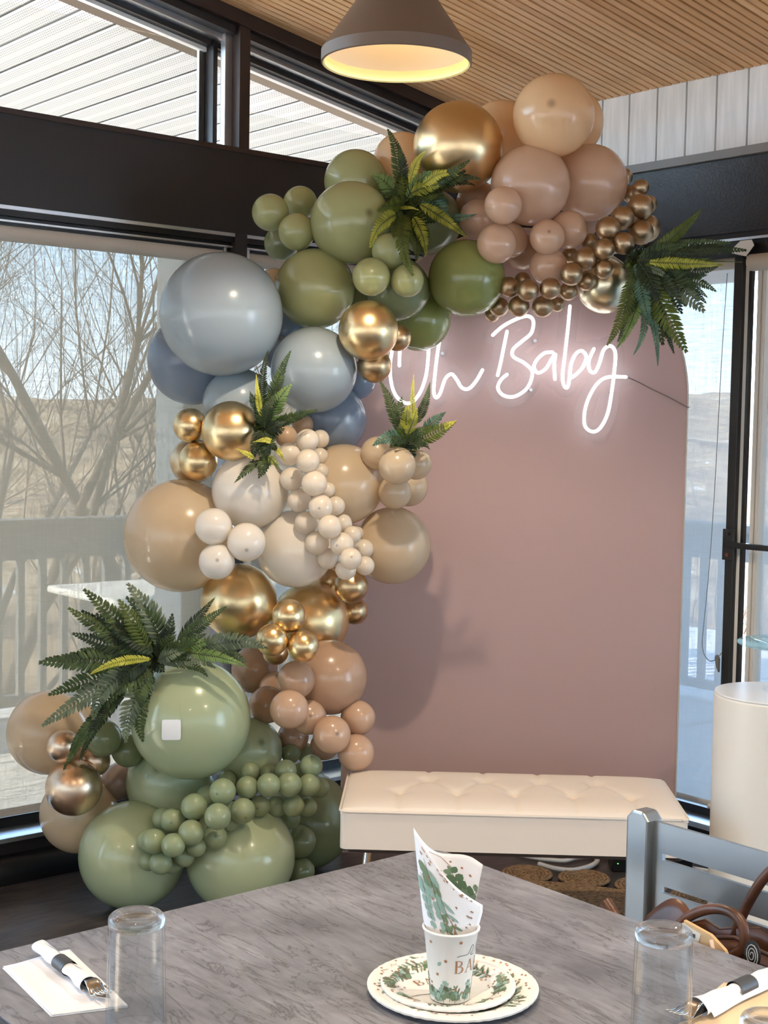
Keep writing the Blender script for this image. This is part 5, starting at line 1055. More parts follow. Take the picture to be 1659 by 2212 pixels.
  ('d',0.0159,((3.506,2.831,2.021),(3.518,2.805,2.010),(3.528,2.780,1.999),(3.537,2.757,1.986),(3.552,2.741,1.974),(3.572,2.731,1.962),(3.590,2.723,1.949))),
  ('k',0.0261,((3.474,2.851,2.020),(3.480,2.829,2.003),(3.484,2.808,1.985),(3.488,2.789,1.965),(3.497,2.777,1.944),(3.511,2.771,1.922),(3.524,2.766,1.898))),
  ('o',0.0361,((3.458,2.856,2.019),(3.465,2.830,1.971),(3.471,2.806,1.926),(3.478,2.783,1.884),(3.491,2.766,1.846),(3.510,2.756,1.810),(3.527,2.746,1.778))),
  ('k',0.0189,((3.482,2.866,1.993),(3.485,2.843,1.945),(3.487,2.822,1.902),(3.488,2.804,1.863),(3.495,2.793,1.829),(3.507,2.788,1.800),(3.518,2.786,1.775))),
  ('t',0.0145,((3.469,2.871,2.021),(3.468,2.851,1.963),(3.465,2.833,1.909),(3.461,2.819,1.860),(3.463,2.811,1.815),(3.470,2.810,1.774),(3.474,2.811,1.736))),
  ('t',0.0145,((3.467,2.863,1.991),(3.457,2.850,1.940),(3.445,2.841,1.895),(3.433,2.834,1.855),(3.425,2.836,1.820),(3.421,2.845,1.792),(3.415,2.856,1.768))),
  ('l',0.0174,((3.449,2.868,1.976),(3.433,2.862,1.937),(3.416,2.858,1.901),(3.398,2.857,1.868),(3.386,2.862,1.838),(3.379,2.873,1.811),(3.371,2.887,1.787))),
  ('o',0.0217,((3.430,2.880,2.026),(3.413,2.875,1.980),(3.395,2.871,1.937),(3.376,2.870,1.897),(3.362,2.876,1.859),(3.353,2.889,1.825),(3.342,2.903,1.793))),
  ('l',0.0160,((3.460,2.887,2.033),(3.456,2.872,2.006),(3.450,2.859,1.979),(3.444,2.848,1.952),(3.442,2.845,1.926),(3.446,2.848,1.900),(3.447,2.853,1.874))),
  ('d',0.0131,((3.445,2.893,2.042),(3.433,2.886,2.028),(3.421,2.878,2.013),(3.411,2.872,1.996),(3.407,2.871,1.980),(3.411,2.875,1.963),(3.414,2.878,1.945))),
  ('g',0.0116,((3.457,2.875,2.049),(3.460,2.856,2.041),(3.462,2.837,2.032),(3.465,2.820,2.024),(3.475,2.809,2.017),(3.490,2.804,2.011),(3.505,2.799,2.004))),
  ('k',0.0290,((3.443,2.880,2.060),(3.444,2.861,2.039),(3.445,2.843,2.017),(3.446,2.827,1.994),(3.452,2.817,1.969),(3.463,2.813,1.944),(3.474,2.810,1.917))),
  ('k',0.0231,((3.438,2.876,2.059),(3.452,2.849,2.059),(3.465,2.821,2.060),(3.480,2.795,2.062),(3.501,2.775,2.066),(3.529,2.760,2.071),(3.556,2.746,2.077))),
  ('k',0.0262,((3.461,2.888,2.058),(3.470,2.864,2.045),(3.478,2.840,2.035),(3.488,2.817,2.026),(3.505,2.800,2.020),(3.528,2.788,2.016),(3.552,2.776,2.014))),
  ('k',0.0247,((3.454,2.886,2.050),(3.448,2.873,2.024),(3.442,2.860,1.999),(3.437,2.848,1.974),(3.439,2.842,1.949),(3.447,2.841,1.926),(3.455,2.841,1.902))),
  ('d',0.0203,((3.452,2.881,2.064),(3.461,2.858,2.074),(3.470,2.835,2.082),(3.480,2.813,2.089),(3.497,2.797,2.096),(3.521,2.785,2.102),(3.544,2.774,2.107))),
  ('t',0.0232,((3.442,2.880,2.055),(3.436,2.867,2.018),(3.429,2.853,1.983),(3.425,2.840,1.949),(3.429,2.832,1.917),(3.439,2.829,1.887),(3.450,2.826,1.858))),
  ('o',0.0174,((3.453,2.862,2.041),(3.466,2.835,2.040),(3.480,2.807,2.041),(3.497,2.779,2.044),(3.522,2.756,2.048),(3.555,2.737,2.055),(3.589,2.717,2.063))),
  ('d',0.0171,((3.482,2.897,2.065),(3.500,2.868,2.085),(3.515,2.840,2.105),(3.531,2.815,2.126),(3.551,2.797,2.149),(3.576,2.786,2.174),(3.600,2.776,2.199))),
  ('d',0.0223,((3.472,2.898,2.067),(3.499,2.860,2.082),(3.526,2.822,2.094),(3.554,2.786,2.103),(3.588,2.755,2.111),(3.629,2.729,2.117),(3.670,2.703,2.120))),
  ('d',0.0184,((3.489,2.874,2.045),(3.508,2.841,2.030),(3.524,2.810,2.019),(3.540,2.783,2.011),(3.559,2.764,2.009),(3.584,2.751,2.011),(3.606,2.741,2.016))),
  ('k',0.0183,((3.507,2.851,2.037),(3.525,2.818,2.015),(3.539,2.788,1.995),(3.551,2.763,1.976),(3.566,2.746,1.960),(3.584,2.738,1.946),(3.599,2.733,1.933))),
  ('d',0.0353,((3.485,2.861,2.039),(3.497,2.834,2.025),(3.508,2.808,2.010),(3.518,2.784,1.994),(3.534,2.767,1.978),(3.555,2.756,1.962),(3.575,2.746,1.945))),
  ('d',0.0237,((3.504,2.876,2.024),(3.511,2.853,2.012),(3.516,2.831,1.998),(3.522,2.812,1.981),(3.533,2.798,1.964),(3.549,2.791,1.945),(3.564,2.785,1.924))),
  ('d',0.0328,((3.488,2.881,2.023),(3.485,2.865,1.980),(3.481,2.848,1.939),(3.478,2.834,1.900),(3.482,2.825,1.865),(3.493,2.822,1.833),(3.503,2.819,1.803))),
  ('d',0.0170,((3.488,2.871,1.994),(3.489,2.851,1.954),(3.489,2.832,1.918),(3.489,2.816,1.886),(3.494,2.807,1.858),(3.505,2.804,1.835),(3.514,2.802,1.814))),
  ('o',0.0157,((3.465,2.881,1.978),(3.450,2.875,1.942),(3.433,2.870,1.909),(3.417,2.868,1.878),(3.406,2.872,1.851),(3.400,2.883,1.826),(3.393,2.895,1.804))),
  ('d',0.0196,((3.446,2.893,2.028),(3.434,2.884,1.986),(3.420,2.877,1.945),(3.405,2.872,1.907),(3.396,2.875,1.872),(3.391,2.884,1.839),(3.384,2.896,1.808))),
  ('d',0.0263,((3.472,2.905,2.065),(3.475,2.885,2.049),(3.478,2.866,2.031),(3.480,2.849,2.012),(3.489,2.837,1.993),(3.503,2.832,1.972),(3.516,2.827,1.949))),
  ('d',0.0210,((3.468,2.901,2.064),(3.477,2.877,2.057),(3.486,2.853,2.051),(3.496,2.830,2.046),(3.513,2.813,2.042),(3.537,2.801,2.040),(3.560,2.789,2.039))),
  ('d',0.0236,((3.467,2.894,2.059),(3.474,2.872,2.053),(3.480,2.850,2.049),(3.487,2.830,2.046),(3.500,2.816,2.046),(3.520,2.808,2.047),(3.540,2.799,2.050))),
  ('d',0.0223,((3.460,2.891,2.051),(3.451,2.881,2.030),(3.442,2.871,2.009),(3.434,2.862,1.989),(3.433,2.859,1.969),(3.438,2.861,1.951),(3.443,2.864,1.932))),
  ('k',0.0183,((3.458,2.886,2.065),(3.463,2.866,2.074),(3.469,2.846,2.083),(3.475,2.828,2.090),(3.489,2.814,2.097),(3.509,2.806,2.104),(3.529,2.797,2.110))),
  ('d',0.0210,((3.472,2.905,2.060),(3.462,2.895,2.028),(3.452,2.885,1.998),(3.445,2.875,1.969),(3.445,2.870,1.941),(3.452,2.871,1.915),(3.459,2.870,1.890))),
  ('d',0.0158,((3.483,2.887,2.045),(3.493,2.862,2.038),(3.505,2.835,2.031),(3.519,2.809,2.025),(3.541,2.788,2.021),(3.572,2.770,2.019),(3.603,2.751,2.017))),
 ]),
]

def leaf_mat(name, c1, c2):
    m = mat(name, c1, .5, 0, .35); noise_color(m, c1, c2, (1, 1, 1), 26, 4, .35, .68)
    tl = N(m, 'ShaderNodeBsdfTranslucent'); mx = N(m, 'ShaderNodeMixShader'); mx.inputs[0].default_value = .2; tl.inputs[0].default_value = c2
    L(m, BS(m).outputs[0], mx.inputs[1]); L(m, tl.outputs[0], mx.inputs[2]); L(m, mx.outputs[0], m.node_tree.nodes['Material Output'].inputs[0]); return m
FM = {'d': leaf_mat('fern_dark_green', lin(54, 70, 40), lin(90, 108, 60)), 'k': leaf_mat('fern_deep_green', lin(38, 50, 34), lin(62, 76, 48)), 'o': leaf_mat('fern_olive', lin(72, 88, 32), lin(104, 116, 46)),
      'g': leaf_mat('fern_grey_green', lin(84, 96, 76), lin(126, 138, 108)), 'l': leaf_mat('fern_light_green', lin(96, 124, 66), lin(136, 160, 92)), 'y': leaf_mat('fern_yellow', lin(196, 190, 62), lin(232, 226, 110)),
      't': leaf_mat('fern_blue_green', lin(62, 98, 82), lin(110, 146, 122)), 'm': leaf_mat('fern_green_yellow', lin(120, 130, 40), lin(200, 196, 78))}
FSTEM = mat('fern_stem', lin(66, 74, 36), .6)
rf = random.Random(5)
for lab, base, fronds in FERNS:
    base = Vector(base)
    fp = empty('artificial_fern', base, lab, 'fern', 'artificial fern sprays in the garland')
    MB().tube([(0, 0, 0), (eye - base).normalized() * -.05], .006, 6).build('stem', FSTEM, fp)
    tuft = []
    vdir = (eye - base).normalized(); sx = vdir.cross(Vector((0, 0, 1))).normalized(); sy = sx.cross(vdir)
    for q in range(11):
        a_ = 2 * math.pi * q / 11 + rf.uniform(-.2, .2); l_ = rf.uniform(.035, .062); d_ = sx * math.cos(a_) + sy * math.sin(a_)
        tuft.append(('k' if q % 3 else 'o', .020, [tuple(base + d_ * l_ * t_ + vdir * (.006 + .020 * math.sin(math.pi * t_))) for t_ in (0, .35, .7, 1)]))
    for col, hw, pts in list(fronds) + tuft:
        P = smooth_path([Vector(p) - base for p in pts], 8)
        ln = sum((a - b_).length for a, b_ in zip(P[:-1], P[1:]))
        view = (eye - (base + P[len(P) // 2])).normalized()
        roll = rf.uniform(-.5, .5)
        n = max(7, int(ln / min(.0125, max(.0062, hw * .40)))); b = MB()
        cum = [0]
        for a, b_ in zip(P[:-1], P[1:]): cum.append(cum[-1] + (b_ - a).length)
        def at(s):
            s = max(0, min(ln, s))
            for i in range(len(cum) - 1):
                if cum[i+1] >= s: 
                    t = (s - cum[i]) / max(1e-6, cum[i+1] - cum[i]); return P[i].lerp(P[i+1], t), (P[i+1] - P[i]).normalized()
            return P[-1], (P[-1] - P[-2]).normalized()
        sp_ = ln / n
        for i in range(1, n + 1):
            s = i * sp_; t = s / ln
            p, tg = at(s)
            prof = min(1, (t + .03) / .22) ** .7 * (1 - max(0, (t - .42) / .62)) ** .85 + .06
            lw = hw * 1.34 * prof
            nv = (view - tg * view.dot(tg)).normalized(); sd = tg.cross(nv).normalized()
            nv = nv * math.cos(roll) + sd * math.sin(roll); sd = tg.cross(nv).normalized()
            for sg in (-1, 1):
                an = math.radians(62 + rf.uniform(-7, 7)); dr = (sd * sg * math.sin(an) + tg * math.cos(an) - nv * rf.uniform(.0, .22)).normalized()
                wd = sp_ * .94; tip = p + dr * lw; tw = tg * wd
                m1 = p + dr * lw * .35; m2 = p + dr * lw * .8
                bend = nv * lw * .06
                b.add([p - tw * .25, p + tw * .25, m1 + tw * .56, m1 + bend, m1 - tw * .56, m2 + tw * .46, m2 + bend * .6, m2 - tw * .42, tip + tg * wd * .3 - nv * lw * .10],
                      [(0, 1, 2, 3), (0, 3, 4), (3, 2, 5, 6), (4, 3, 6, 7), (6, 5, 8), (7, 6, 8)])
        p, tg = at(ln); b.add([p - sd * .002, p + sd * .002, p + tg * .012], [(0, 1, 2)])
        fo = b.build('frond', FM[col], fp)
        rr = [max(.0006, .0016 * (1 - .7 * i / len(P))) for i in range(len(P))]
        MB().tube(P, rr, 4).build('midrib', FSTEM if col not in 'y' else FM['m'], fo)
# ------------------------------------------------------------------ tufted bench
M['leather'] = mat('white_leatherette', lin(228, 216, 203), .48)
bump(M['leather'], 260, .12, dist=.001)
M['chrome'] = mat('chrome_leg', (.78, .78, .78, 1), .14, 1.0)
BE = Vector((3.14 - 2.411, 2.384 - 3.036, 0)).normalized()
bn = empty('bench', (2.411, 3.036, 0), 'white tufted leatherette bench on chrome legs before the pink panel', 'bench', None, math.atan2(BE.y, BE.x))
BLn, BDp = .98, .44
BUT = [(.16 + k * .165, .15) for k in range(5)] + [(.245 + k * .165, .30) for k in range(4)]
BUT = [(.165 + .168 * k, .155) for k in range(5)] + [(.25 + .168 * k, .300) for k in range(4)]
def seat_z(x, y):
    ex = min(x, BLn - x); ey = min(y, BDp - y)
    z = .442 + .020 * (1 - math.exp(-max(ex, 0) / .035)) * (1 - math.exp(-max(ey, 0) / .03))
    for bx, by in BUT:
        d = math.hypot(x - bx, (y - by)); z -= .015 * math.exp(-(d / .024) ** 2) + .002 * math.exp(-(d / .06) ** 2)
    # sewn creases: from the front row to the front edge, the back row to the back edge, and diagonals between
    for bx, by in BUT[:5]:
        if y < by: z -= .0045 * math.exp(-((x - bx) / .007) ** 2)
    for bx, by in BUT[5:]:
        if y > by: z -= .0045 * math.exp(-((x - bx) / .007) ** 2)
    for (ax, ay) in BUT[:5]:
        for (bx, by) in BUT[5:]:
            if abs(ax - bx) < .1:
                t = ((x - ax) * (bx - ax) + (y - ay) * (by - ay)) / ((bx - ax) ** 2 + (by - ay) ** 2)
                if 0 <= t <= 1:
                    d = math.hypot(x - ax - t * (bx - ax), y - ay - t * (by - ay)); z -= .0045 * math.exp(-(d / .010) ** 2)
    return z
b = MB()
nx, ny = 140, 64
def seat(u, v):
    x, y = u * BLn, v * BDp
    return (x, y, seat_z(x, y) - (0 if 0 < u < 1 and 0 < v < 1 else .012))
b.grid(seat, nx, ny)
b.build('cushion', M['leather'], bn, smooth=True, angle=60)
def rrect(x0, y0, x1, y1, r, n=5):
    pts = []
    for cx_, cy_, a0 in ((x1 - r, y0 + r, -90), (x1 - r, y1 - r, 0), (x0 + r, y1 - r, 90), (x0 + r, y0 + r, 180)):
        for k in range(n + 1):
            a = math.radians(a0 + 90 * k / n); pts.append((cx_ + r * math.cos(a), cy_ + r * math.sin(a)))
    return pts
MB().prism([(x, y, .328) for x, y in rrect(0, 0, BLn, BDp, .02)], (0, 0, .105)).build('side_band', M['leather'], bn, smooth=True, angle=40)
MB().tube([(x, y, .436) for x, y in rrect(-.001, -.001, BLn + .001, BDp + .001, .02)] + [(BLn - .02, -.001, .436)], .004, 6).build('piping', M['leather'], bn, smooth=True)
MB().prism([(x, y, .316) for x, y in rrect(.01, .01, BLn - .01, BDp - .01, .02)], (0, 0, .012)).build('base_board', M['brown_trim'], bn)
bm_ = MB().lathe([(0, .004), (.006, .003), (.010, 0), (.0, -.002)], 12).mesh('button', M['leather'], True)
for bx, by in BUT: piece('button', bm_, bn, (bx, by, seat_z(bx, by) + .001))
for lx, ly, dx, dy in ((.08, .06, -.03, -.015), (BLn - .08, .06, .03, -.015), (.08, BDp - .06, -.03, .015), (BLn - .08, BDp - .06, .03, .015)):
    MB().tube([(lx, ly, .318), (lx + dx, ly + dy, .022)], .012, 14).build('leg', M['chrome'], bn, smooth=True, angle=40)

# ------------------------------------------------------------------ jute rug of spiral discs
M['jute'] = mat('jute_rope', lin(138, 108, 76), .95)
noise_color(M['jute'], lin(98, 72, 48), lin(172, 140, 100), (1, 1, 1), 90, 5, .3, .7)
RC = Vector((2.70, 2.55, 0)); RR = .985
rg = empty('jute_rug', RC, 'round braided jute rug with scalloped disc edge under the bench', 'rug')
def spiral(rad, rope, z):
    b = MB(); n = max(1, int(rad / (rope * 1.75)))
    for k in range(n):
        r_ = rope * .8 + k * rope * 1.75
        b.lathe([(max(1e-4, r_ + rope * math.cos(a)), z + rope * .8 * math.sin(a)) for a in [2 * math.pi * q / 6 for q in range(6)]], max(10, min(72, int(r_ * 260))), closed=True)
    return b
spiral(RR - .092, .013, .0125).build('centre_coil', M['jute'], rg, smooth=True)
lob = spiral(.097, .0072, .009).mesh('edge_disc', M['jute'], True)
nl = 32
for k in range(nl):
    a = 2 * math.pi * k / nl; piece('edge_disc', lob, rg, (RR * math.cos(a), RR * math.sin(a), 0))

# ------------------------------------------------------------------ cables and adapter under the bench
M['cable'] = mat('white_cable', lin(206, 206, 204), .5)
tag(MB().tube(smooth_path([(3.52, 3.42, .011), (3.55, 3.335, .011), (3.60, 3.265, .011), (3.67, 3.258, .011), (3.76, 3.20, .011), (3.85, 3.06, .011), (3.95, 2.80, .011)], 8), .008, 8).build('white_cable', M['cable'], None, smooth=True),
    'upper white cable curving over the floor behind the jute rug', 'cable')
tag(MB().tube(smooth_path([(3.50, 3.29, .012), (3.51, 3.22, .012), (3.545, 3.172, .012), (3.62, 3.165, .012), (3.69, 3.188, .012), (3.73, 3.24, .012)], 8), .009, 8).build('white_cable', M['cable'], None, smooth=True),
    'thicker lower white cable nearest the jute rug edge', 'cable')
tag(MB().tube(smooth_path([(3.55, 2.62, .36), (3.60, 2.60, .33), (3.66, 2.57, .24), (3.70, 2.52, .10), (3.74, 2.48, .010), (3.9, 2.4, .010)], 8), .008, 8).build('white_cable', M['cable'], None, smooth=True),
    'white cable dropping behind the bench\'s right end', 'cable')
ad_ = empty('power_adapter', (3.665, 3.10, 0), 'small black power box with a green light under the bench', 'power adapter', None, -.7)
MB().box((0, 0, 0), (.28, .09, .055)).build('case', M['black_gloss'], ad_, bevel=.006)
gl_ = mat('green_led', (.1, 1, .2, 1)); BS(gl_).inputs['Emission Color'].default_value = (.1, 1, .15, 1); BS(gl_).inputs['Emission Strength'].default_value = 2
MB().lathe([(0, 0), (.003, .001), (.0, .003)], 8, (.02, -.002, .03)).build('status_light', gl_, ad_)

# ------------------------------------------------------------------ plinth and glass stand at the right
pl = empty('plinth', (3.47, 2.335, 0), 'white round plinth at the right edge behind the metal chair', 'plinth')
pr_ = .177
MB().lathe([(pr_, 0), (pr_, .758), (pr_ - .004, .762)], 72).build('drum', mat('white_laminate', lin(226, 224, 218), .4), pl, smooth=True, angle=40)
MB().lathe([(0, .762), (pr_ - .004, .762), (pr_ - .001, .766), (pr_ - .002, .77), (0, .77)], 72).build('top', mat('white_plinth_top', lin(228, 228, 230), .3), pl, smooth=True, angle=40)
def clear_glass(name, tint=(1, 1, 1, 1), rough=0.0, ior=1.47):
    m = bpy.data.materials.new(name); m.use_nodes = True; nt = m.node_tree; nt.nodes.clear()
    o = nt.nodes.new('ShaderNodeOutputMaterial'); g = nt.nodes.new('ShaderNodeBsdfGlass'); g.inputs['Color'].default_value = tint; g.inputs['Roughness'].default_value = rough; g.inputs['IOR'].default_value = ior
    tr = nt.nodes.new('ShaderNodeBsdfTransparent'); tr.inputs[0].default_value = (.9, .92, .93, 1); mx = nt.nodes.new('ShaderNodeMixShader'); mx.inputs[0].default_value = .45
    nt.links.new(g.outputs[0], mx.inputs[1]); nt.links.new(tr.outputs[0], mx.inputs[2]); nt.links.new(mx.outputs[0], o.inputs[0]); return m
M['glass'] = clear_glass('clear_glass')
M['green_glass'] = clear_glass('greenish_plate_glass', (.80, .96, .93, 1))
gs = empty('glass_stand', (3.48, 2.30, .77), 'round green-edged glass stand with clear foot on the white plinth', 'glass stand')
MB().lathe([(0, .142), (.146, .142), (.150, .145), (.150, .149), (.146, .152), (0, .152)], 64).build('plate', M['green_glass'], gs, smooth=True, angle=40)
MB().lathe([(0, 0), (.05, 0), (.056, .006), (.05, .016), (.022, .028), (.014, .05), (.016, .09), (.03, .135), (.034, .1415), (0, .1415)], 32).build('foot', M['glass'], gs, smooth=True, angle=50)

# ------------------------------------------------------------------ dining table
M['stone'] = mat('grey_stone_laminate', lin(128, 122, 120), .32)
t, mp, n, r = noise_color(M['stone'], lin(102, 104, 113), lin(144, 146, 156), (1, 1, 1), 7, 10, .3, .7)
m = M['stone']
w1 = N(m, 'ShaderNodeTexNoise'); mp2 = N(m, 'ShaderNodeMapping'); mp2.inputs['Rotation'].default_value = (0, 0, math.radians(-12)); mp2.inputs['Scale'].default_value = (11, 2.4, 1)
w1.inputs['Scale'].default_value = 2.2; w1.inputs['Detail'].default_value = 9; w1.inputs['Roughness'].default_value = .62; w1.inputs['Distortion'].default_value = .9
L(m, t.outputs['Object'], mp2.inputs[0]); L(m, mp2.outputs[0], w1.inputs['Vector'])
a1 = N(m, 'ShaderNodeMath', operation='SUBTRACT'); a1.inputs[1].default_value = .5; L(m, w1.outputs['Fac'], a1.inputs[0])
a2 = N(m, 'ShaderNodeMath', operation='ABSOLUTE'); L(m, a1.outputs[0], a2.inputs[0])
r2 = N(m, 'ShaderNodeValToRGB'); r2.color_ramp.elements[0].position = .0; r2.color_ramp.elements[0].color = (.34, .33, .33, 1); r2.color_ramp.elements[1].position = .022; r2.color_ramp.elements[1].color = (1, 1, 1, 1)
L(m, a2.outputs[0], r2.inputs[0])
w2 = N(m, 'ShaderNodeTexNoise'); mp3 = N(m, 'ShaderNodeMapping'); mp3.inputs['Rotation'].default_value = (0, 0, math.radians(-14)); mp3.inputs['Scale'].default_value = (52, 9, 1); w2.inputs['Scale'].default_value = 2; w2.inputs['Detail'].default_value = 8
L(m, t.outputs['Object'], mp3.inputs[0]); L(m, mp3.outputs[0], w2.inputs['Vector'])
r3 = N(m, 'ShaderNodeValToRGB'); r3.color_ramp.elements[0].position = .35; r3.color_ramp.elements[0].color = (.84, .84, .84, 1); r3.color_ramp.elements[1].position = .66; r3.color_ramp.elements[1].color = (1.15, 1.14, 1.13, 1)
L(m, w2.outputs['Fac'], r3.inputs[0])
mm = N(m, 'ShaderNodeMixRGB', blend_type='MULTIPLY'); mm.inputs[0].default_value = .75; L(m, r.outputs[0], mm.inputs[1]); L(m, r2.outputs[0], mm.inputs[2])
mm2 = N(m, 'ShaderNodeMixRGB', blend_type='MULTIPLY'); mm2.inputs[0].default_value = 1; L(m, mm.outputs[0], mm2.inputs[1]); L(m, r3.outputs[0], mm2.inputs[2]); L(m, mm2.outputs[0], BS(m).inputs['Base Color'])
bump(m, 40, .05, (1, 5, 1), .001)
TX0, TX1, TY0, TY1, TZ = .763, 1.703, .90, 1.868, .75
tb = empty('dining_table', (0, 0, 0), 'grey stone-look square dining table in the foreground', 'table')
MB().prism([(x, y, TZ - .028) for x, y in rrect(TX0, TY0, TX1, TY1, .045, 8)], (0, 0, .028)).build('tabletop', M['stone'], tb, smooth=True, angle=30)
ed = [(x, y) for x, y in rrect(TX0 - .0015, TY0 - .0015, TX1 + .0015, TY1 + .0015, .046, 8)]
b = MB(); k = len(ed)
b.add([(x, y, TZ - .03) for x, y in ed] + [(x, y, TZ - .002) for x, y in ed], [(i, (i+1) % k, k + (i+1) % k, k + i) for i in range(k)]).build('edge_band', mat('dark_edge_band', lin(60, 58, 58), .4), tb)
MB().lathe([(.0, .722), (.12, .722), (.12, .71), (.04, .70), (.04, .03), (.0, .03)], 32, ((TX0+TX1)/2, (TY0+TY1)/2, 0)).build('pedestal', M['black_gloss'], tb, smooth=True, angle=40)
MB().lathe([(.0, .035), (.05, .035), (.29, .015), (.30, .0), (.0, .0)], 40, ((TX0+TX1)/2, (TY0+TY1)/2, 0)).build('foot', M['black'], tb, smooth=True, angle=40)

# ------------------------------------------------------------------ metal chair
M['steel'] = mat('brushed_grey_metal', (.36, .375, .38, 1), .33, .88)
bump(M['steel'], 30, .06, (1, 1, 30), .001)
chx = empty('metal_chair', (1.90, 1.33, 0), 'silver slat-back metal chair drawn up to the table\'s right side', 'chair')
def upright(y):
    return MB().prism([(-.02, y - .024, .0), (.02, y - .024, .0), (.02, y + .024, 0), (-.02, y + .024, 0)], (0, 0, .848)).prism([(-.02, y - .024, .848), (-.02, y - .012, .862), (-.02, y + .012, .862), (-.02, y + .024, .848)], (.04, 0, 0))
for y in (.207, -.207): upright(y).build('upright', M['steel'], chx, bevel=.004)
SLOTS = [.790, .733, .676, .619]
tops = [.848] + [z - .006 for z in SLOTS]; bots = [z + .006 for z in SLOTS] + [.54]
for zt, zb in zip(tops, bots): MB().box((-.004, -.165, zb), (.004, .162, zt)).build('slat', M['steel'], chx)
MB().box((-.004, .162, .54), (.004, .185, .848)).build('side_plate', M['steel'], chx)
MB().box((-.004, -.185, .54), (.004, -.165, .848)).build('side_plate', M['steel'], chx)
MB().prism([(x - .43, y - .2, .43) for x, y in rrect(0, 0, .42, .40, .03)], (0, 0, .022)).build('seat', M['steel'], chx, bevel=.004)
for y in (.19, -.19):
    MB().tube([(-.40, y, .43), (-.415, y, 0)], .014, 10).build('leg', M['steel'], chx, smooth=True)
MB().tube([(-.405, -.19, .16), (-.405, .19, .16)], .009, 8).build('stretcher', M['steel'], chx, smooth=True)

# ------------------------------------------------------------------ handbag on the chair
M['brown_leather'] = mat('brown_leather', lin(112, 72, 50), .38)
noise_color(M['brown_leather'], lin(66, 40, 28), lin(104, 64, 44), (1, 1, 1), 12, 5)
bump(M['brown_leather'], 220, .25, dist=.001)
hb = empty('handbag', (1.79, 1.24, .452), 'brown leather tote handbag with rolled handles on the metal chair', 'handbag')
def bag_pt(u, v):      # u round the body, v up
    a = 2 * math.pi * u; z = v * .322
    wx = .060 - .028 * v ** 2; wy = .155 + .028 * v
    ca, sa = math.cos(a), math.sin(a); k = (abs(ca) ** 4 + abs(sa) ** 4) ** -.25
    return (wx * ca * k * (1 + .06 * math.sin(5 * a) * v), wy * sa * k, z + .012 * math.sin(3 * a) * v - .075 * v * min(1, max(0, (wy * sa * k + .0) / .16)) - .02 * v * (abs(sa) < .4))
b = MB(); b.grid(bag_pt, 48, 12); 
b.grid(lambda u, v: (bag_pt(u, 0)[0] * v, bag_pt(u, 0)[1] * v, 0), 48, 2)
bo = b.build('body', M['brown_leather'], hb, smooth=True); so_ = bo.modifiers.new('thickness', 'SOLIDIFY'); so_.thickness = .003
MB().tube([bag_pt(u / 48, 1) for u in range(49)], .003, 6).build('top_hem', mat('dark_leather_hem', lin(70, 44, 32), .5), hb, smooth=True)
def handle(pts): return MB().tube(smooth_path([Vector(p) - Vector((1.79, 1.24, .452)) for p in pts], 8), .0082, 12)
handle([(1.765, 1.375, .70), (1.764, 1.352, .738), (1.762, 1.325, .764), (1.758, 1.285, .786), (1.754, 1.245, .792), (1.752, 1.222, .776), (1.753, 1.222, .745), (1.756, 1.250, .722), (1.760, 1.285, .706), (1.765, 1.31, .68)]).build('handle', M['brown_leather'], hb, smooth=True)
handle([(1.83, 1.30, .70), (1.828, 1.285, .745), (1.826, 1.262, .795), (1.824, 1.235, .838), (1.822, 1.20, .868), (1.82, 1.16, .875), (1.822, 1.125, .85), (1.826, 1.11, .79), (1.83, 1.10, .70)]).build('handle', M['brown_leather'], hb, smooth=True)
b = MB(); b.grid(lambda u, v: (-.02 + .03 * v + .01 * math.sin(math.pi * u), .115 + .095 * u, .255 + .055 * math.sin(math.pi * (.25 + .7 * u)) * (.4 + .6 * v) - .05 * (1 - v)), 14, 5)
fo_ = b.build('side_flap', M['brown_leather'], hb, smooth=True); fo_.modifiers.new('thickness', 'SOLIDIFY').thickness = .004
MB().tube(smooth_path([(-.005, .283, .272), (-.006, .270, .262), (-.01, .25, .245), (-.01, .22, .20)], 5), [.0125] * 16, 12).build('strap_end', M['brown_leather'], hb, smooth=True, angle=50)
# round stitched emblem
el = [(-.0655, -.055 + .014 * math.cos(a),   .300 + .022 * math.sin(a)) for a in [2 * math.pi * q / 24 for q in range(24)]]
eb = MB().prism(el, (-.002, 0, 0)).build('emblem', M['black'], hb)
MB().tube([(-.0685, -.055 + (.002 + .0011 * q / 4) * math.cos(q * .5),   .300 + (.003 + .0018 * q / 4) * math.sin(q * .5)) for q in range(36)], .0009, 5).build('emblem_swirl', mat('grey_stitch', lin(180, 178, 174), .6), eb, smooth=True)
# things sticking out of the bag
pk = empty('paper_bag', (1.718, 1.262, .640), 'tan paper packet with a printed label poking from the handbag', 'paper bag', None, 0)
MB().prism([(0, .045, 0), (0, -.045, 0), (0, -.045, .085), (0, -.032, .106), (0, -.005, .122), (0, .045, .130)], (.006, 0, 0)).build('packet', mat('kraft_paper', lin(208, 176, 134), .8), pk)
MB().prism([(0, .047, .085), (0, .020, .086), (0, .012, .118), (0, .047, .126)], (-.001, 0, 0)).build('label', mat('white_label', lin(225, 220, 212), .6), pk)
b = MB()
for zz in (.096, .112):
    for q in range(6): b.box((-.0016, .022 + q * .0026, zz - .003), (-.0012, .0236 + q * .0026, zz + .003))
b.build('label_print', M['black'], pk, kind='stuff')
sw = empty('drinking_straw', (1.714, 1.238, .640), 'pale pink straw leaning out of the handbag', 'straw')
MB().tube([(.0, -.018, 0), (-.002, .004, .088), (-.003, .012, .118)], .003, 8).build('tube', mat('pink_straw', lin(222, 190, 168), .5), sw, smooth=True)

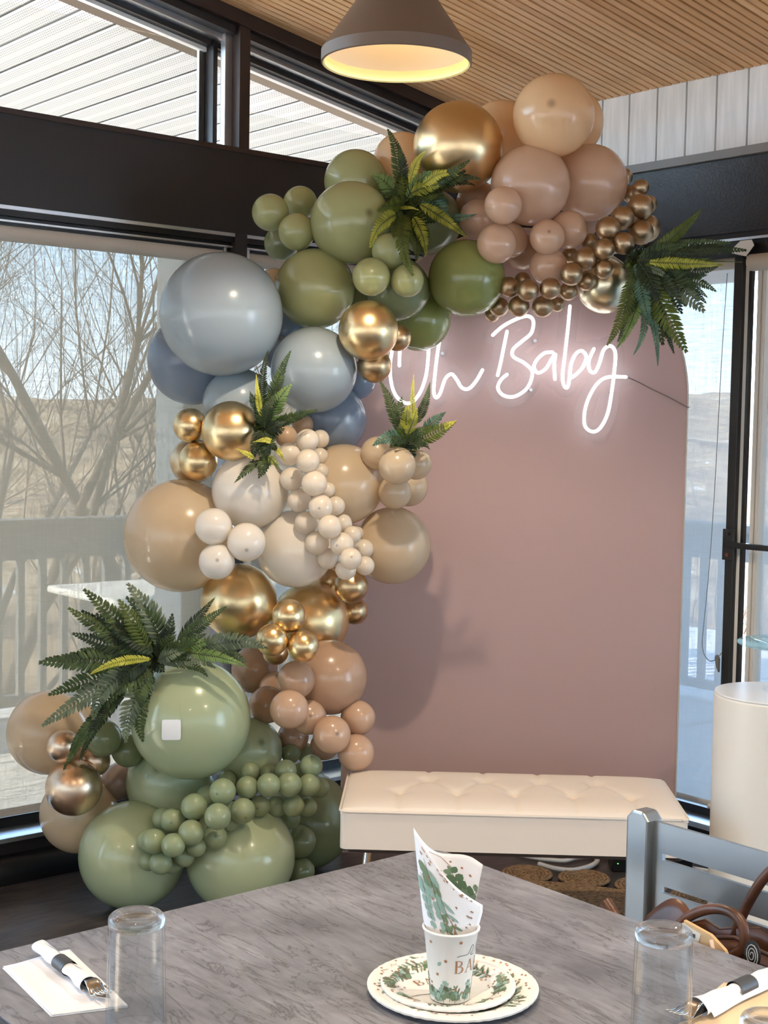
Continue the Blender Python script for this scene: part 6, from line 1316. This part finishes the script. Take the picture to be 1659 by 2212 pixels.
# ------------------------------------------------------------------ tumblers turned upside down
M['thin_glass'] = glass_pane('tumbler_glass', (.965, .975, .98, 1), .08, .01)
def tumbler(x, y, label, h=.15, rb_=.0355, rt_=.0385):
    g = empty('tumbler', (x, y, TZ), label, 'glass', 'upturned clear tumblers on the table')
    t_ = .0026; zb = h - .016
    rw = lambda z: rt_ + (rb_ - rt_) * z / h
    MB().lathe([(rw(0), .001), (rw(0) - t_ * .5, 0), (rw(0) - t_, .001), (rw(zb) - t_ * 1.2, zb), (rw(zb), zb)], 72, closed=True).build('wall', M['thin_glass'], g, smooth=True, angle=50)
    # heavy base: rounded shoulder, ring and hollow
    MB().lathe([(0, h - .0075), (.010, h - .0065), (.019, h - .004), (.0245, h - .001), (.0275, h), (.0315, h - .001), (rb_ - .0004, h - .0045), (rb_ + .0004, h - .009), (rw(zb) , zb + .002),
               (rw(zb) - t_ * .6, zb), (.022, zb + .0005), (.010, zb + .002), (0, zb + .0025)], 72).build('base', M['glass'], g, smooth=True, angle=70)
    return g
tumbler(.882, 1.522, 'upturned clear tumbler at the left, beside the folded napkin and fork')
tumbler(1.380, 1.080, 'upturned clear tumbler at the right, before the handbag')
tumbler(1.403, 0.938, 'upturned tumbler in the bottom right corner, only its base edge showing', .078, .034, .036)

# ------------------------------------------------------------------ paper plates, cup, napkin
M['paper'] = mat('white_paper', lin(232, 230, 226), .35)
M['paper_matt'] = mat('white_napkin_paper', lin(232, 231, 234), .85)
LM = [mat('leaf_print_%d' % i, c, .4) for i, c in enumerate((lin(112, 134, 108), lin(84, 112, 82), lin(142, 172, 162), lin(92, 98, 78)))]
COP = mat('copper_print', lin(168, 124, 94), .35, .3); INK = mat('black_print', lin(40, 42, 44), .4); GLD = mat('gold_line_print', lin(170, 128, 84), .35, .4)
class Print:
    """flat decals on a surface: surf(u, v) -> (point, normal)"""
    def __init__(s, surf, off=.0004): s.surf = surf; s.off = off; s.b = {}
    def pt(s, u, v, k=0):
        p, n = s.surf(u, v); return Vector(p) + Vector(n) * (s.off + k * .00008)
    def poly(s, key, P2, k=0):
        b = s.b.setdefault(key, MB()); c = (sum(p[0] for p in P2) / len(P2), sum(p[1] for p in P2) / len(P2)); n = len(P2)
        b.add([s.pt(*c, k)] + [s.pt(*p, k) for p in P2], [(0, 1 + i, 1 + (i + 1) % n) for i in range(n)])
    def leaf(s, key, x, y, a, ln, wd, k=0):
        ca, sa = math.cos(a), math.sin(a)
        s.poly(key, [(x + ca * ln * t - sa * wd * w_, y + sa * ln * t + ca * wd * w_) for t, w_ in ((0, 0), (.2, .36), (.5, .5), (.8, .34), (1, 0), (.8, -.34), (.5, -.5), (.2, -.36))], k)
    def dot(s, x, y, r, key='cop'): s.poly(key, [(x + r * math.cos(q * math.pi / 4), y + r * math.sin(q * math.pi / 4)) for q in range(8)], 1)
    def strip(s, key, pts, wd, k=2):
        P = [Vector((p[0], p[1])) for p in pts]; b = s.b.setdefault(key, MB()); v = []
        for i, p in enumerate(P):
            t = (P[min(i+1, len(P)-1)] - P[max(i-1, 0)]).normalized(); nn_ = Vector((-t.y, t.x)); w_ = wd[i] if isinstance(wd, (list, tuple)) else wd
            v += [s.pt(*(p + nn_ * w_ / 2), k), s.pt(*(p - nn_ * w_ / 2), k)]
        b.add(v, [(2*i, 2*i+1, 2*i+3, 2*i+2) for i in range(len(P) - 1)])
    def sprig(s, rn, x, y, a, ln, size, round_=False, keys=(0, 1, 2, 3), curve=.6):
        n = max(3, int(ln / (size * .62))); px_, py_, aa = x, y, a; path = [(x, y)]
        for i in range(n):
            aa += curve * ln / n / max(ln, 1e-6) * rn.uniform(.3, 1.2)
            px_ += math.cos(aa) * ln / n; py_ += math.sin(aa) * ln / n; path.append((px_, py_))
            sc = size * (1 - .45 * i / n)
            for sg in (-1, 1):
                s.leaf(rn.choice(keys), px_, py_, aa + sg * rn.uniform(.7, 1.15), sc, sc * (.8 if round_ else .3), rn.randrange(3))
        s.leaf(rn.choice(keys), px_, py_, aa, size * .7, size * .3)
        s.strip('stem', path, .0007, 3)
    def build(s, parent):
        for key, b in s.b.items():
            if isinstance(key, int): b.build('leaf_print', LM[key], parent, kind='stuff')
            elif key == 'cop': b.build('dot_print', COP, parent, kind='stuff')
            elif key == 'stem': b.build('stem_print', LM[3], parent, kind='stuff')
            elif key == 'gold': b.build('line_print', GLD, parent, kind='stuff')
            elif key == 'let': b.build('lettering', COP, parent)
            elif key == 'ink': b.build('script', INK, parent)
SERIF = {  # strokes: (points, widths); unit height 1
 'B': [([(.10, 0), (.10, 1)], .15), ([(-.02, .985), (.3, .985)], .035), ([(-.02, .015), (.3, .015)], .035),
       ([(.12, .98), (.36, .97), (.50, .88), (.52, .76), (.46, .62), (.34, .55), (.14, .53)], [.03, .05, .10, .13, .10, .05, .03]), ([(.14, .53), (.42, .51), (.58, .42), (.62, .27), (.56, .12), (.40, .02), (.12, .02)], [.03, .05, .11, .15, .11, .05, .03])],
 'A': [([(.10, 0), (.42, 1)], .05), ([(.42, 1), (.78, 0)], .14), ([(.22, .36), (.66, .36)], .04), ([(-.02, .015), (.24, .015)], .035), ([(.62, .015), (.94, .015)], .035)],
 'Y': [([(.10, 1), (.42, .46)], .14), ([(.74, 1), (.42, .46)], .05), ([(.42, .48), (.42, 0)], .14), ([(-.04, .985), (.26, .985)], .035), ([(.6, .985), (.88, .985)], .035), ([(.28, .015), (.56, .015)], .035)]}
def word(pr, text, x, y, h, a=0, key='let', gap=.16):
    ca, sa = math.cos(a), math.sin(a); cx_ = 0
    for c_ in text:
        for pts, wd in SERIF[c_]:
            pr.strip(key, [(x + ca * (cx_ + p[0]) * h - sa * p[1] * h, y + sa * (cx_ + p[0]) * h + ca * p[1] * h) for p in pts], [q * h for q in wd] if isinstance(wd, list) else wd * h)
        cx_ += {'B': .66, 'A': .92, 'Y': .84}[c_] + gap
def plate(x, y, z, R_, label, seed, inner):
    p = empty('paper_plate', (x, y, z), label, 'plate', 'patterned paper plates')
    k = R_ / .117
    pf = [(0, .0), (.072 * k, .0), (.078 * k, .0012), (.092 * k, .008), (.097 * k, .0095), (.108 * k, .0112), (.114 * k, .0112), (.117 * k, .0095)]
    def height(r):
        for (r0_, z0), (r1_, z1) in zip(pf[:-1], pf[1:]):
            if r <= r1_: return z0 + (z1 - z0) * (r - r0_) / (r1_ - r0_)
        return pf[-1][1]
    segs = 96; b = MB()
    up = [(r, zz + .0008) for r, zz in pf]
    o = MB().lathe(up + [(.1165 * k, .0075)] + [(r, zz) for r, zz in reversed(pf[:-1])], segs)
    o.v = [(vx, vy, vz + .00035 * math.sin(math.atan2(vy, vx) * 44) * max(0, (math.hypot(vx, vy) / R_ - .72) / .28)) for vx, vy, vz in o.v]
    o.build('dish', M['paper'], p, smooth=True, angle=50)
    pr = Print(lambda u, v: ((u, v, height(math.hypot(u, v)) + .0012), (0, 0, 1)), .0003)
    rn = random.Random(seed)
    a = 0
    while a < 2 * math.pi:
        kind = rn.random()
        r_ = R_ * rn.uniform(.66, .84)
        if kind < .72: pr.sprig(rn, r_ * math.cos(a), r_ * math.sin(a), a + math.pi / 2 + rn.uniform(-.35, .2), R_ * .36, R_ * .13, rn.random() < .55, curve=.75)
        else: pr.strip('gold', [(r_ * math.cos(a), r_ * math.sin(a)), (R_ * .9 * math.cos(a + .22), R_ * .9 * math.sin(a + .22)), (R_ * .7 * math.cos(a + .42), R_ * .7 * math.sin(a + .42))], .0014)
        for q in range(5):
            aa = a + rn.uniform(0, .4); rr = R_ * rn.uniform(.62, .93); pr.dot(rr * math.cos(aa), rr * math.sin(aa), .0017 * (.9 if inner else 1.1))
        a += rn.uniform(.24, .36)
    if inner:
        # centre print: black script loop and copper capitals, half hidden by the cup
        e = r0; f = Vector((-r0.y, r0.x, 0))
        def q2(a_, b_): return (e.x * a_ + f.x * b_, e.y * a_ + f.y * b_)
        pr.strip('ink', [q2(*t) for t in smooth_path2([(-.052, -.030), (-.035, -.022), (-.015, -.018), (.004, -.020), (.010, -.030), (.006, -.044), (-.006, -.052), (-.012, -.046), (-.002, -.034), (.014, -.022), (.026, -.018)])], .0013)
        x_, y_ = q2(-.040, .008); word(pr, 'BABY', x_ - 0.0, y_, .017, math.atan2(e.y, e.x) + .5)
    pr.build(p); return p
def smooth_path2(pts): return [(v.x, v.y) for v in smooth_path([(p[0], p[1], 0) for p in pts], 5)]
plate(1.282, 1.360, TZ, .1175, 'large leaf-printed paper plate, lower of the two under the cup', 4, False)
plate(1.276, 1.363, TZ + .0035, .0925, 'smaller leaf-printed paper plate stacked inside the large one', 9, True)
CUP = Vector((1.2585, 1.3405, TZ + .0062))
cp = empty('paper_cup', CUP, 'white paper cup printed with leaves and the word BABY, on the plates', 'cup')
H_ = .095; rl, rh = .0262, .0365
MB().lathe([(0, .004), (rl - .001, .004), (rl - .0006, 0), (rl, 0), (rh, H_ - .002), (rh + .0022, H_ - .001), (rh + .0026, H_ + .0012), (rh + .0006, H_ + .0026), (rh - .0012, H_ + .001), (rl - .0012, .006), (0, .006)], 64).build('body', M['paper'], cp, smooth=True, angle=60)
fa = math.atan2(-CUP.y, -CUP.x)            # the side that faces the table's near edge
def cup_s(u, v):
    r_ = rl + (rh - rl) * v / (H_ - .002); a_ = fa + u / .031; return ((r_ * math.cos(a_), r_ * math.sin(a_), v), (math.cos(a_), math.sin(a_), .1))
pr = Print(cup_s, .0003); rn = random.Random(2)
for q in range(11):
    u_ = -.085 + q * .017; pr.sprig(rn, u_, .003, math.pi / 2 + rn.uniform(-.5, .5), rn.uniform(.012, .032), .0095, rn.random() < .7, curve=.3)
    pr.sprig(rn, u_ + .008, .001, math.pi / 2 + rn.uniform(-.9, .9), .012, .010, True, (0, 2), curve=.2)
for u_, v_ in ((-.026, .083), (-.006, .060), (-.018, .040), (.012, .086), (.008, .020), (-.03, .026), (.022, .014), (.05, .07), (.07, .05), (-.06, .06)): pr.dot(u_, v_, .0021)
word(pr, 'BABY', .006, .043, .0175)
pr.leaf(2, -.017, .052, .9, .008, .005)
pr.strip('ink', smooth_path2([(.008, .066), (.013, .0675), (.018, .0675), (.023, .0685), (.026, .073), (.029, .079), (.032, .078), (.031, .071), (.027, .068), (.031, .066), (.036, .069), (.040, .08), (.043, .066), (.047, .071), (.051, .066)]), .0007)
pr.build(cp)
# napkin rolled into an open cone, standing in the cup
nk = empty('paper_napkin', CUP, 'leaf-printed paper napkin rolled into a cone, standing in the cup', 'napkin')
cr_ = Vector((r0.x, r0.y, 0)); cd = Vector((-cr_.y, cr_.x, 0))      # right, away
def nk_world(a_, d_, z_): return cr_ * a_ + cd * d_ + Vector((0, 0, z_))
def interp(T, t):
    for (t0, *p), (t1, *q) in zip(T[:-1], T[1:]):
        if t <= t1: k = (t - t0) / (t1 - t0); return [x + (y - x) * k for x, y in zip(p, q)]
    return list(T[-1][1:])
# back leaf: v from the cup floor to the free upper edge
LEFT = [(0, -.016, .010), (.45, -.038, .105), (.8, -.049, .190), (1, -.053, .226)]
def back(u, v):
    lx, lz = interp(LEFT, v); rx = .012 + .029 * v; rz = .010 + v * .170
    # upper edge sags from the tip to the right corner
    x = lx + (rx - lx) * u; z = lz + (rz - lz) * u - .034 * v ** 3 * math.sin(math.pi * min(1, u * 1.15)) * (1 - u)
    d = .004 + .024 * math.sin(math.pi * (.12 + .88 * u)) * (.35 + .65 * v)
    return x, d, z
def front(u, v):
    lx, lz = interp(LEFT, v); k = v
    rx = .014 + .028 * min(1, k * 1.1); rz = .010 + min(1, k) * .115
    x = lx + (rx - lx) * u; z = lz + (rz - lz) * u - .010 * v * math.sin(math.pi * u)
    d = .003 - .022 * math.sin(math.pi * (max(0, u) ** .8)) * (.45 + .55 * v)
    return x, d, z
for nm, fn in (('back_leaf', back), ('front_flap', front)):
    o = MB().grid(lambda u, v: nk_world(*fn(u, v)), 22, 24).build(nm, M['paper_matt'], nk, smooth=True)
    o.modifiers.new('thickness', 'SOLIDIFY').thickness = .0006
def nsurf(fn, sgn):
    def s(u, v):
        p = nk_world(*fn(u, v)); du = nk_world(*fn(u + .01, v)) - nk_world(*fn(u - .01, v)); dv = nk_world(*fn(u, v + .01)) - nk_world(*fn(u, v - .01))
        n = du.cross(dv).normalized()
        if n.dot(cd) > 0: n = -n
        return p, n
    return s
class NPrint(Print):
    """u, v in metres-ish across the sheet (.09 wide, .2 tall)"""
    def pt(s, u, v, k=0): return Print.pt(s, min(1, max(0, u / .09)), min(1, max(0, v / .2)), k)
pr = NPrint(nsurf(back, -1), .0009); rn = random.Random(8)
pr.sprig(rn, .080, .095, 2.15, .085, .022, False, (0, 1), curve=.25); pr.sprig(rn, .074, .120, 1.75, .05, .020, True, (0, 1), curve=.6); pr.sprig(rn, .066, .110, 1.3, .05, .018, True, (0, 1), curve=-.5)
pr.strip('gold', [(.020, .190), (.036, .192), (.052, .175)], .0010)
for u_, v_ in ((.066, .178), (.078, .172), (.085, .15), (.05, .185)): pr.dot(u_, v_, .0019)
pr.build(nk)
pr = NPrint(nsurf(front, -1), .0009); rn = random.Random(12)
pr.sprig(rn, .012, .180, -1.25, .07, .018, True, (2, 2, 0), curve=.2); pr.sprig(rn, .026, .160, -1.0, .075, .021, False, (2, 0), curve=.15); pr.sprig(rn, .036, .125, -1.2, .05, .017, False, (2, 0), curve=.1); pr.sprig(rn, .006, .15, -1.4, .05, .012, True, (2,), curve=.2)
pr.strip('gold', [(.020, .168), (.044, .132), (.056, .122), (.056, .075)], .0011); pr.strip('gold', [(.050, .128), (.066, .104), (.056, .072)], .0011)
for q in range(34):
    v_ = rn.uniform(.075, .196); u_ = rn.uniform(.05, .088) if q < 24 else rn.uniform(.004, .05); pr.dot(u_, v_, .0017)
for q in range(16): pr.dot(rn.uniform(.01, .075), .192 + rn.uniform(-.004, .004), .0014)
pr.build(nk)

# ------------------------------------------------------------------ napkins and cutlery
M['cutlery'] = mat('stainless_cutlery', (.62, .60, .58, 1), .18, 1.0)
M['band'] = mat('dark_paper_band', lin(62, 62, 66), .5)
bump(M['paper_matt'], 60, .35, dist=.002)
def flat_napkin(corners, label, matl, z=TZ + .0006):
    a, b_, c_, d_ = [Vector((p[0], p[1], 0)) for p in corners]
    def fn(u, v, k):
        p = a.lerp(b_, u).lerp(d_.lerp(c_, u), v); return (p.x, p.y, z + k * .0012 + .0012 * math.sin(5 * u + 2 * k) * math.sin(4 * v + k) ** 2 * (k > 0) + .0006)
    o = MB()
    root = empty('paper_napkin', (0, 0, 0), label, 'napkin')
    for k in range(3):
        MB().grid(lambda u, v: fn(.012 * k + u * (1 - .012 * k), v, k), 16, 16).build('fold', matl, root, smooth=True)
    for o_ in root.children: o_.modifiers.new('thickness', 'SOLIDIFY').thickness = .0009
    return root
def rolled(p0, p1, label, rad=.0125, z=TZ + .0065, band=(.42, .62), fork=True):
    p0 = Vector((p0[0], p0[1], 0)); p1 = Vector((p1[0], p1[1], 0)); d = p1 - p0; ln = d.length
    root = empty('cutlery_roll', (p0.x, p0.y, z), label, 'cutlery roll', 'napkin rolls with cutlery', math.atan2(d.y, d.x))
    rn = random.Random(3)
    def fn(u, v):
        a = 2 * math.pi * v; r_ = rad * (.86 + .16 * math.sin(3 * a + 9 * u) * .35 + .30 * max(0, u - .7) / .3 + .08 * math.sin(22 * u + 2 * a))
        if band[0] < u < band[1]: r_ = rad * .86
        return (u * ln, r_ * math.cos(a), r_ * .72 * math.sin(a) + rad * .72)
    MB().grid(fn, 46, 26).build('napkin_wrap', M['paper_matt'], root, smooth=True)
    MB().grid(lambda u, v: (u * ln * .96, rad * (.4 + .1 * math.sin(8 * u)) + rad * 1.1 * v * (.5 + .5 * u), rad * 1.3 * (1 - v) + .001), 24, 4).build('loose_corner', M['paper_matt'], root, smooth=True)
    bd_ = MB().tube([(ln * (band[0] + (band[1] - band[0]) * q / 4), 0, rad * .72) for q in range(5)], rad * .97, 24, cap=False)
    bd_.v = [(x, y, (zz - rad * .72) * .84 + rad * .76) for x, y, zz in bd_.v]
    bd_.build('band', M['band'], root, smooth=True)
    # fork tines and spoon bowl that stick out
    f = MB(); x0_ = ln * .9
    f.grid(lambda u, v: (x0_ + .045 * u, (v - .5) * (.010 + .012 * min(1, u * 1.5)), rad * .9 + .006 - .012 * (u - .45) ** 2 * 4), 10, 4)
    for q in range(4):
        y_ = -.0095 + q * .0063; f.tube([(x0_ + .043, y_, rad * .9 + .003), (x0_ + .06, y_, rad * .9 + .002), (x0_ + .076, y_ * .95, rad * .9 + .006)], [.0013, .0012, .0006], 6)
    fo = f.build('fork', M['cutlery'], root, smooth=True); fo.modifiers.new('thickness', 'SOLIDIFY').thickness = .0012
    kn = MB(); kn.prism([(x0_ - .02, .010, rad * .35), (x0_ + .05, .012, rad * .3), (x0_ + .066, .007, rad * .3), (x0_ + .05, -.004, rad * .3), (x0_ - .02, -.002, rad * .35)], (0, 0, .0012)).build('knife', M['cutlery'], root)
    return root
flat_napkin([(.832, 1.806), (.936, 1.806), (.905, 1.583), (.812, 1.617)], 'folded white paper napkin lying under the left cutlery roll', M['paper_matt'])
rolled((.893, 1.818), (.884, 1.648), 'white napkin roll with dark band and fork at the left, on a folded napkin')
flat_napkin([(1.425, 1.095), (1.60, 1.145), (1.69, 1.00), (1.50, .955)], 'beige paper napkin lying in the bottom right corner under a cutlery roll', mat('beige_napkin', lin(226, 200, 164), .85))
rolled((1.655, 1.105), (1.478, 1.098), 'white napkin roll with dark band at the right, before the handbag', .0135, band=(.30, .52))
